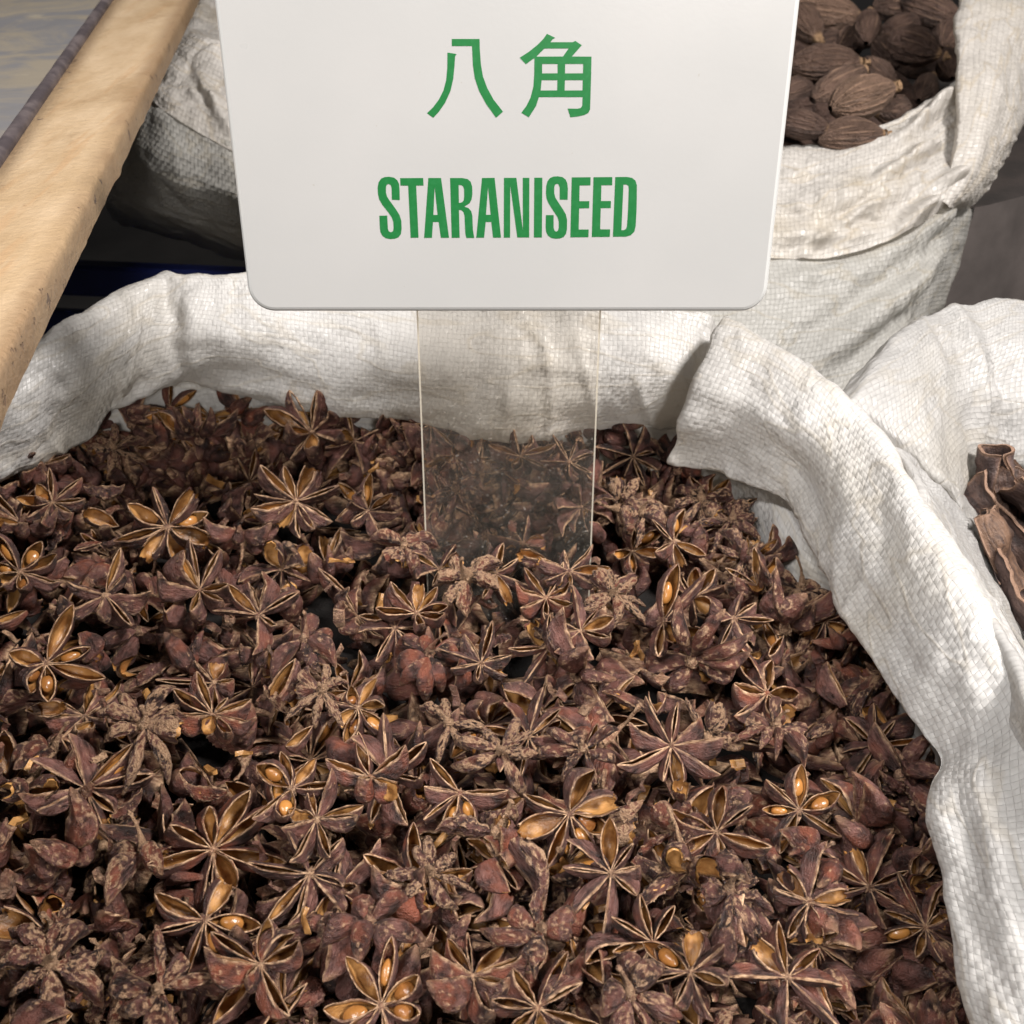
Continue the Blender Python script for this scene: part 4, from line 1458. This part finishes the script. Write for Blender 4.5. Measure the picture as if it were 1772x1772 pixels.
def build_star(S):
    if S.hero:
        sh = S.short
        lab = sh if len(sh.split()) >= 4 else sh + " in the heap"
        lab = lab.replace("star", "star anise", 1) if "star " in lab + " " else lab + " of star anise"
        used.add(lab)
    else:
        lk, l2 = LOOK[S.kind], LOOK2[S.kind]
        lab = make_label([lk, l2, NUM[len(S.arms)] + "-armed " + lk, NUM[len(S.arms)] + "-armed " + l2], S.px)
    r = empty("star_anise", S.pos, lab, "star anise", "star anise heaped in the sack")
    M3 = Matrix([list(row) for row in S.R])
    r.rotation_euler = M3.to_euler()
    r.scale = (S.scale,) * 3
    for (a_, pool, vi, tl, ls, tw, sd, ws) in S.arms:
        me = VAR[pool][vi % len(VAR[pool])]
        o = link("carpel", me, r)
        o.rotation_mode = 'XYZ'
        Rm = Matrix.Rotation(a_, 3, 'Z') @ Matrix.Rotation(-tl, 3, 'Y') @ Matrix.Rotation(tw, 3, 'X')
        o.rotation_euler = Rm.to_euler()
        o.location = (0, 0, .0003)
        o.scale = (ls, ws * (.9 if len(S.arms) > 9 else 1), .95)
        o.color = (*S.tone, 1)
        if sd:
            q_ = link("seed", SEEDS[vi % 2], o)
            q_.location = (.0074 + .0006 * ((vi % 7) / 7 - .5), 0, -.0019 + .0004 * ((vi % 5) / 5))
            q_.rotation_euler = ((vi % 9 - 4) * .06, .08, (vi % 11 - 5) * .03)
            q_.scale = (1.0, 1.05, 1.1)
    c = link("core", CORES[S.core], r)
    c.color = (*S.tone, 1)
    if S.stalk is not None:
        k_ = link("stalk", STALKS[S.stalk], r)
        k_.color = (*S.tone, 1)


for S in stars:
    build_star(S)

# loose broken pods in the gaps
PODN = {'open': "loose split pod showing its tan lining", 'slit': "loose narrow pod", 'pod': "loose fat reddish pod", 'cork': "loose shrivelled scrap", 'torn': "loose torn pod shell"}
for S in LOOSE:
    p_ = S.pos
    pool = rs.choice(('open', 'slit', 'pod', 'pod', 'cork', 'cork', 'torn', 'torn'))
    vi = rs.randrange(100)
    lab = make_label([PODN[pool], "half-sunk " + PODN[pool]], pix(p_)[:2])
    r = empty("anise_pod", p_, lab, "pod", "loose anise pods in the heap")
    r.rotation_euler = Matrix([list(row) for row in S.R]).to_euler()
    r.scale = (S.sc,) * 3
    o = link("carpel", VAR[pool][vi % len(VAR[pool])], r)
    o.location = (-.0075, 0, 0)
    o.color = (rs.uniform(.2, .9), rs.uniform(.2, .9) if pool in ('cork', 'torn') else rs.uniform(0, .3), rs.uniform(.1, .9), 1)
    if pool == 'open' and rs.random() < .6:
        q_ = link("seed", SEEDS[vi % 2], o)
        q_.location = (.0074, 0, -.0008)

# the deeper layers: one mass of broken pods and stars
low = [carpel(L=15, op=o_, W=w_, H=h_, lift=1.5, wr=.3, seed=200 + k, nt=8, na=4, name="bed_pod") for k, (o_, w_, h_) in enumerate(((2.2, 2.6, 6), (.6, 2.2, 6), (.1, 3, 7.5), (.1, 1.6, 3.5)))]
BV, BF, BA = [], [], {k: [] for k in ("inner", "lip", "along", "keel", "ridge")}
nb = 0
base = []
for me in low:
    v = np.empty(len(me.vertices) * 3)
    me.vertices.foreach_get("co", v)
    fs = [tuple(p_.vertices) for p_ in me.polygons]
    aa = {}
    for k in BA:
        b_ = np.empty(len(me.vertices))
        me.attributes[k].data.foreach_get("value", b_)
        aa[k] = b_
    base.append((v.reshape(-1, 3), fs, aa))
for k in range(3700):
    if k < 2100:
        px, py = rs.uniform(-150, 1790), rs.uniform(680, 1950)
        p_ = on_pile(px, py)
        if not inside(p_[0], p_[1]):
            continue
        p_ = p_ + np.array((0, 0, -rs.uniform(.017, .036)))
    else:
        e_ = rs.uniform(0, len(PILE_EDGE) - 1.01)
        i_ = int(e_)
        b_ = PILE_EDGE[i_] * (1 - e_ + i_) + PILE_EDGE[i_ + 1] * (e_ - i_)
        b_ = b_ + (np.array(C1) - b_) / np.linalg.norm(np.array(C1) - b_) * rs.uniform(-.006 if e_ > 16.2 else .005, .024)
        p_ = np.array((b_[0], b_[1], surf(b_[0], b_[1]) - rs.uniform(.004, .03)))
    th_, ph_ = math.radians(rs.uniform(0, 120)), rs.uniform(0, 6.28)
    R_ = frame(np.array((math.sin(th_) * math.cos(ph_), math.sin(th_) * math.sin(ph_), math.cos(th_))), rs.uniform(0, 6.28))
    v, fs, aa = base[rs.randrange(len(base))]
    w_ = (v - np.array((.007, 0, 0))) @ R_.T + p_
    BV.append(w_)
    BF += [tuple(a_ + nb for a_ in f) for f in fs]
    for q_ in BA:
        BA[q_].append(aa[q_])
    nb += len(v)
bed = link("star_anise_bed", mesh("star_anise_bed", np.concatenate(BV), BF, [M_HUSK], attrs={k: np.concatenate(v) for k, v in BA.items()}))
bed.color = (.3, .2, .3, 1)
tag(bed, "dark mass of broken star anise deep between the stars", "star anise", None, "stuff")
n_, m_ = 60, 60
V = []
for i in range(n_):
    for j in range(m_):
        x_, y_ = -.22 + .36 * i / (n_ - 1), .02 + .29 * j / (m_ - 1)
        V.append((x_, y_, -.034 + .004 * float(noise(np.array((x_ * 60, y_ * 60, 1.))))))
V = [v for v in V]
fl = [f for f in grid_faces(n_, m_) if all(inside(V[k][0], V[k][1]) for k in f)]
ub = link("heap_shade_sheet", mesh("heap_shade_sheet", V, fl, [mat_plain("heap_gap_shade", (.008, .005, .004), .9, 200, .5, .001)]))  # sheet painted near-black as the shade in the heap's gaps
tag(ub, "near-black sheet below the heap standing in for shade in its gaps", "shade sheet", None, "stuff")

# crumbs: splinters of husk and stalk lying in the gaps
CV, CF, nb = [], [], 0
rc = np.random.default_rng(31)
for k in range(800):
    px, py = rs.uniform(-60, 1780), rs.uniform(690, 1850)
    p_ = on_pile(px, py)
    if not inside(p_[0], p_[1]):
        continue
    p_ = p_ - np.array((0, 0, rs.uniform(.002, .016)))
    R_ = frame(rc.normal(size=3), rs.uniform(0, 6.28))
    l_, w_, h_ = rs.uniform(.0012, .0034), rs.uniform(.0004, .0013), rs.uniform(.0002, .0006)
    q_ = np.array([(sx * l_ * (1 - .35 * (sx > 0)), sy * w_, sz * h_ + .0006 * (sx * sx - .5)) for sx in (-1, 0, 1) for (sy, sz) in ((-1, -1), (1, -1), (1, 1), (-1, 1))])
    q_ = (q_ + rc.normal(size=q_.shape) * .00022) @ R_.T + p_
    CV.append(q_)
    for i_ in range(2):
        for j_ in range(4):
            CF.append((nb + i_ * 4 + j_, nb + i_ * 4 + (j_ + 1) % 4, nb + i_ * 4 + 4 + (j_ + 1) % 4, nb + i_ * 4 + 4 + j_))
    CF += [(nb, nb + 3, nb + 2, nb + 1), (nb + 8, nb + 9, nb + 10, nb + 11)]
    nb += 12
CV = np.concatenate(CV)
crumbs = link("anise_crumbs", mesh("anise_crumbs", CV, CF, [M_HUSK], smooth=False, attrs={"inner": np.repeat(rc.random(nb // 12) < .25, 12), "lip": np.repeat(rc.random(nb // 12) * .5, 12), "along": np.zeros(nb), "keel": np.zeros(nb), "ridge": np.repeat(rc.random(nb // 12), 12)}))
crumbs.color = (.6, .6, .4, 1)
tag(crumbs, "small splinters and crumbs scattered in the star anise", "crumbs", None, "stuff")
# ------------------------------------------------------------------ black cardamom
def mat_card():
    g = NT("cardamom_husk")
    ob = g.obj()
    oi = g.n('ShaderNodeObjectInfo')
    sc_ = g.n('ShaderNodeSeparateColor')
    g.put(sc_.inputs[0], oi.outputs['Color'])
    off = g.n('ShaderNodeCombineXYZ')
    g.put(off.inputs[0], oi.outputs['Random'])
    p = g.vadd(ob, off.outputs[0])
    ridge = g.attr("ridge")
    st = g.noise(g.vmul(p, (.07, 1, 1)), 620, 4, .6)
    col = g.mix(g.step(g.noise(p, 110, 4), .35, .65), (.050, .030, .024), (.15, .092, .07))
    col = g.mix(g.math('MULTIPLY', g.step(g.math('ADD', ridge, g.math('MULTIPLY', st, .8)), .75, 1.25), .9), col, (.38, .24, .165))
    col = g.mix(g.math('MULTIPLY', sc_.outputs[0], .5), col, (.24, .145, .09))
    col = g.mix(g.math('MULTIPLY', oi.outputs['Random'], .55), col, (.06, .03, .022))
    tip = g.attr("tip")
    col = g.mix(tip, col, (.36, .22, .12))
    h = g.math('ADD', st, g.math('MULTIPLY', g.noise(p, 1300, 3), .4))
    return g.done(g.pbr(col, .62, g.bump(h, .006, 1.0), .4))


M_CARD = mat_card()


def pod_mesh(k, Ln=.0165, R=.0098, rid=24, wr=1.0, crook=0.0):
    nu, nv = 104, 44
    V, rg, tp = [], [], []
    for i in range(nv + 1):
        t = i / nv
        x = -Ln + 2 * Ln * t
        prof = max(0.0, math.sin(math.pi * min(1, max(0, t))) ** .62) * (1.02 - .24 * t)
        nub = .0019 * (1 + .5 * math.exp(-((t - 1) / .02) ** 2)) if t > .93 else (.0012 if t < .03 else 0)
        for j in range(nu):
            th = 2 * math.pi * j / nu
            c = np.array((t * 1.6 + k * 5, math.cos(th) * 2.2, math.sin(th) * 2.2))
            wv = rid * th + 2.6 * float(noise(c))
            rdg = (.5 + .5 * math.cos(wv)) ** 1.5 * (.55 + .6 * float(noise(c * 1.7 + 8)))
            big = float(noise(c * .6 + 3))
            r = R * prof * (1 + .12 * big) + wr * .0007 * (rdg - .4) * min(1, prof * 1.6) + wr * .0004 * float(noise(c * np.array((6, 4, 4)) + 2)) * prof
            r = max(r, nub)
            if i == nv:
                r = .0003
            V.append((x, r * math.cos(th) + crook * (t - .5) ** 2, r * math.sin(th) * .93))
            rg.append(rdg)
            tp.append(float(sstep(.90, .97, t)))
    return mesh("husk", V, grid_faces(nv + 1, nu, closed_m=True), [M_CARD], attrs={"ridge": rg, "tip": tp})


PODS = [pod_mesh(0), pod_mesh(1, .0175, .0088, 15, .9, .006), pod_mesh(2, .0135, .0108, 13, 1.9), pod_mesh(3, .016, .0098, 19, .8, -.005)]


def stub_mesh(k):
    V = []
    for i in range(7):
        t = i / 6
        r = (.0016 + .0008 * math.sin(t * 5 + k)) * (1 if i < 6 else .3)
        for j in range(10):
            th = 2 * math.pi * j / 10
            q_ = np.array((.0033 * t, r * math.cos(th), r * math.sin(th)))
            V.append(q_ + .0004 * noise(q_ * 700 + k))
    return mesh("stalk_stub", V, grid_faces(7, 10, closed_m=True), [M_CARD], attrs={"ridge": np.ones(70), "tip": np.ones(70)})


STUBS = [stub_mesh(k) for k in range(3)]
# px, py, length in pixels, angle in the picture (tip end), which mesh, tone, depth offset, label
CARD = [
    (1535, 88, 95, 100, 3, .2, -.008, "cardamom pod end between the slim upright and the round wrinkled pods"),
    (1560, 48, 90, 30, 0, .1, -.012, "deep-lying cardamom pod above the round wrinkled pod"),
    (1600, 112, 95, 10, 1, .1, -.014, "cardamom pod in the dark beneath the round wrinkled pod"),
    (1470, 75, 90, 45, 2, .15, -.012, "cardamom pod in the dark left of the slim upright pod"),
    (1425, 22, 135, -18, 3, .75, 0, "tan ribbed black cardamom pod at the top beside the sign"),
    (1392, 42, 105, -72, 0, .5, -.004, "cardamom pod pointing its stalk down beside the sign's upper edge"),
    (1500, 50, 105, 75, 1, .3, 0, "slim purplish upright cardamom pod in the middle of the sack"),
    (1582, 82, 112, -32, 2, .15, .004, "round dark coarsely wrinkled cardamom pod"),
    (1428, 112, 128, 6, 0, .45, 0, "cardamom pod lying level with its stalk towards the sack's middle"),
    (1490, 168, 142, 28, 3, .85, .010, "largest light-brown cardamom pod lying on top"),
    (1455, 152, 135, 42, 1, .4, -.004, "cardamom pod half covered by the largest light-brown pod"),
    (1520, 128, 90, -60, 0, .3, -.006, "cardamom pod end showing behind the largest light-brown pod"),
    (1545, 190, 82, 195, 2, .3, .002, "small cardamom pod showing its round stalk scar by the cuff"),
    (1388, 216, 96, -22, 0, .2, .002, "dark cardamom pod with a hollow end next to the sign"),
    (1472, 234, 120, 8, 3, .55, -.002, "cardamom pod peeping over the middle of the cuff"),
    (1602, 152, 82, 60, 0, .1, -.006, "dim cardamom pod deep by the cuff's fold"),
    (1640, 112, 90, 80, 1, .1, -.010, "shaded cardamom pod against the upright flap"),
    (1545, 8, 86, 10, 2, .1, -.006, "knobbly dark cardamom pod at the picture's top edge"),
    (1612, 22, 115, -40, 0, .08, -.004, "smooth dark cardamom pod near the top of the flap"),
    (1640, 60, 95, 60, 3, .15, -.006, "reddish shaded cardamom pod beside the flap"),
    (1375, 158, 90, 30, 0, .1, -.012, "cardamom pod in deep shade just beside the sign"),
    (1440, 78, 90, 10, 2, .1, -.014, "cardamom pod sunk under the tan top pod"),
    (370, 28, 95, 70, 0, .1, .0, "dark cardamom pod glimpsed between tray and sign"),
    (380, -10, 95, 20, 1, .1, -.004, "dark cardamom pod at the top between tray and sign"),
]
zc = .046
RGT = np.array((1.0, 0, 0))
UPV = np.array((0, SP, CP))
FWD = np.array((0, CP, -SP))
for k, (px, py, lp_, ang, mi, tone, dz, lab) in enumerate(CARD):
    p_ = at(px, py, zc + dz - (.016 if px < 500 else 0))
    d = pix(p_)[2]
    half = lp_ * d / 1772 / 2 * 1.04
    a_ = math.radians(ang)
    ax = RGT * math.cos(a_) + (UPV * .8 + FWD * .6) * math.sin(a_)
    ax /= np.linalg.norm(ax)
    z_ = -FWD - ax * np.dot(-FWD, ax)
    z_ /= np.linalg.norm(z_)
    R_ = np.stack([ax, np.cross(z_, ax), z_], 1)
    r = empty("cardamom_pod", p_, lab, "cardamom", "black cardamom pods in the rear sack")
    r.rotation_euler = (Matrix([list(q_) for q_ in R_]) @ Matrix.Rotation(k * 1.3, 3, 'X')).to_euler()
    s_ = half / .0165
    r.scale = (s_,) * 3
    o = link("husk", PODS[mi], r)
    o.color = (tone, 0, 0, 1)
    q_ = link("stalk_stub", STUBS[k % 3], r)
    q_.location = ((.0172, .0145, .0165, .0165)[mi] - (.0005 if mi != 2 else .0015), (0, .0015, 0, -.00125)[mi], 0)
    q_.color = (tone, 0, 0, 1)
# deeper pods of the same sack
V0 = []
for me in PODS[:1]:
    v = np.empty(len(me.vertices) * 3)
    me.vertices.foreach_get("co", v)
    V0 = v.reshape(45, 104, 3)[::3, ::4].reshape(-1, 3)
BV, BF, nb = [], [], 0
f0 = grid_faces(15, 26, closed_m=True)
r9 = random.Random(9)
for k in range(420):
    x_, y_ = r9.uniform(-.2, .32), r9.uniform(.45, .8)
    if x_ > .225 or ((x_ - .06) / .26) ** 2 + ((y_ - .63) / .18) ** 2 > 1:
        continue
    R_ = frame(np.array((r9.uniform(-1, 1), r9.uniform(-1, 1), r9.uniform(.2, 1))), r9.uniform(0, 6.28))
    BV.append(V0 @ R_.T + np.array((x_, y_, zc - r9.uniform(.014, .032))))
    BF += [tuple(q_ + nb for q_ in f) for f in f0]
    nb += len(V0)
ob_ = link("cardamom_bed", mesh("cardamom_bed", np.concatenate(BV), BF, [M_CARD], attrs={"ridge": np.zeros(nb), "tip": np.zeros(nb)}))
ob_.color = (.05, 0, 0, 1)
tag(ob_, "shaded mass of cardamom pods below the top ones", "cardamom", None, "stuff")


# ------------------------------------------------------------------ dried bark pieces in the third sack
def mat_bark():
    g = NT("dried_bark")
    ob = g.obj()
    oi = g.n('ShaderNodeObjectInfo')
    sc_ = g.n('ShaderNodeSeparateColor')
    g.put(sc_.inputs[0], oi.outputs['Color'])
    face = g.attr("face")
    st = g.noise(g.vmul(ob, (1, .15, 1)), 420, 5, .65, .4)
    dark = g.mix(g.step(st, .35, .65), (.035, .022, .02), (.10, .06, .05))
    tan = g.mix(g.step(st, .4, .62), (.06, .03, .018), (.21, .115, .06))
    col = g.mix(g.math('MULTIPLY', face, sc_.outputs[0]), dark, tan)
    col = g.mix(g.math('MULTIPLY', g.attr("rim"), .7), col, (.30, .18, .12))
    return g.done(g.pbr(col, .6, g.bump(g.math('ADD', st, g.math('MULTIPLY', g.noise(ob, 1200, 3), .4)), .0012, .8), .4))


M_BARK = mat_bark()


def bark(name_k, w, l, curl, bend, th=.0011, seed=0, ruff=.0032):
    """A curled sheet: across (w) rolled by `curl` radians, along y (l) bent."""
    nu, nv = 34, 30
    P = np.zeros((nu, nv, 3))
    for i in range(nu):
        s_ = i / (nu - 1) - .5
        for j in range(nv):
            t = j / (nv - 1) - .5
            tt = t * (1 + .12 * float(noise(np.array((s_ * 5, seed * 1.0, .3)))))
            cu = curl * (1 + .3 * tt)
            r_ = w / cu
            P[i, j] = (r_ * math.sin(s_ * cu), l * tt, r_ * (1 - math.cos(s_ * cu)) + bend * tt * tt)
    N = gnormals(P)
    h = ruff * (fbm(P * 75 + seed * 3.3, 3))
    P = P + N * h[..., None]
    Q = P - N * th
    V = np.concatenate([P.reshape(-1, 3), Q.reshape(-1, 3)])
    f = grid_faces(nu, nv)
    k = nu * nv
    F = list(f) + [tuple(a_ + k for a_ in q_[::-1]) for q_ in f]
    bd = [i * nv for i in range(nu)] + [(nu - 1) * nv + j for j in range(1, nv)] + [i * nv + nv - 1 for i in range(nu - 2, -1, -1)] + [j for j in range(nv - 2, 0, -1)]
    for a_, b_ in zip(bd, bd[1:] + bd[:1]):
        F.append((a_, b_, b_ + k, a_ + k))
    rim = np.zeros(k)
    rim[bd] = 1
    return mesh("sheet", V, F, [M_BARK], attrs={"face": np.concatenate([np.ones(k), np.zeros(k)]), "rim": np.concatenate([rim, rim])})


BARK = [  # px, py, z, width, length, curl, bend, euler, tan amount, label
    (1704, 838, .003, .024, .024, 4.9, .0, (75, 0, 10), .05, "dark bark quill standing on end by the sack's lip"),
    (1752, 945, .006, .020, .022, -2.2, .004, (50, 20, 55), .5, "tan-faced curled bark piece on top"),
    (1762, 862, .004, .016, .018, 1.6, .003, (60, -10, -20), .25, "small purplish ruffled bark flake above the tan piece"),
    (1772, 1075, .000, .014, .050, 1.2, -.006, (15, 55, 12), .3, "long narrow bark strip on edge beneath the tan piece"),
    (1716, 1168, -.006, .016, .022, 1.0, .002, (20, 10, 60), .3, "small brown bark chip low beside the cuff"),
    (1700, 925, -.004, .022, .030, 2.4, .0, (40, -30, 20), .05, "dark bark slab leaning beside the upright quill"),
    (1800, 900, .000, .03, .03, 2.0, .0, (30, 20, 70), .5, "bark piece cut off by the frame edge"),
    (1790, 1190, -.012, .03, .035, 1.8, .0, (20, 20, 30), .1, "shaded bark piece deep in the sack"),
    (1760, 1010, -.020, .04, .04, 1.8, .0, (20, -20, 110), .05, "blackish bark piece in the hollow beneath the tan one"),
]
for k, (px, py, z, w_, l_, cu, be, eu, tn, lab) in enumerate(BARK):
    p_ = at(px, py, z)
    r = empty("bark_piece", p_, lab, "bark", "dried bark pieces in the right sack")
    o = link("sheet", bark(k, w_, l_, cu, be, seed=k + 1), r)
    r.rotation_euler = tuple(math.radians(a_) for a_ in eu)
    o.color = (tn, 0, 0, 1)
BV = []
n_, m_ = 40, 50
for i in range(n_):
    for j in range(m_):
        x_, y_ = .125 + .2 * i / (n_ - 1), .08 + .24 * j / (m_ - 1)
        BV.append((x_, y_, -.035 + .008 * float(fbm(np.array((x_ * 70, y_ * 70, 1.)), 3))))
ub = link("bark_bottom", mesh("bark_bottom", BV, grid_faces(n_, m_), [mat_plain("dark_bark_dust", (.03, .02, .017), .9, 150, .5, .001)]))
tag(ub, "dark bark crumbs at the bottom of the third sack", "bark", None, "stuff")
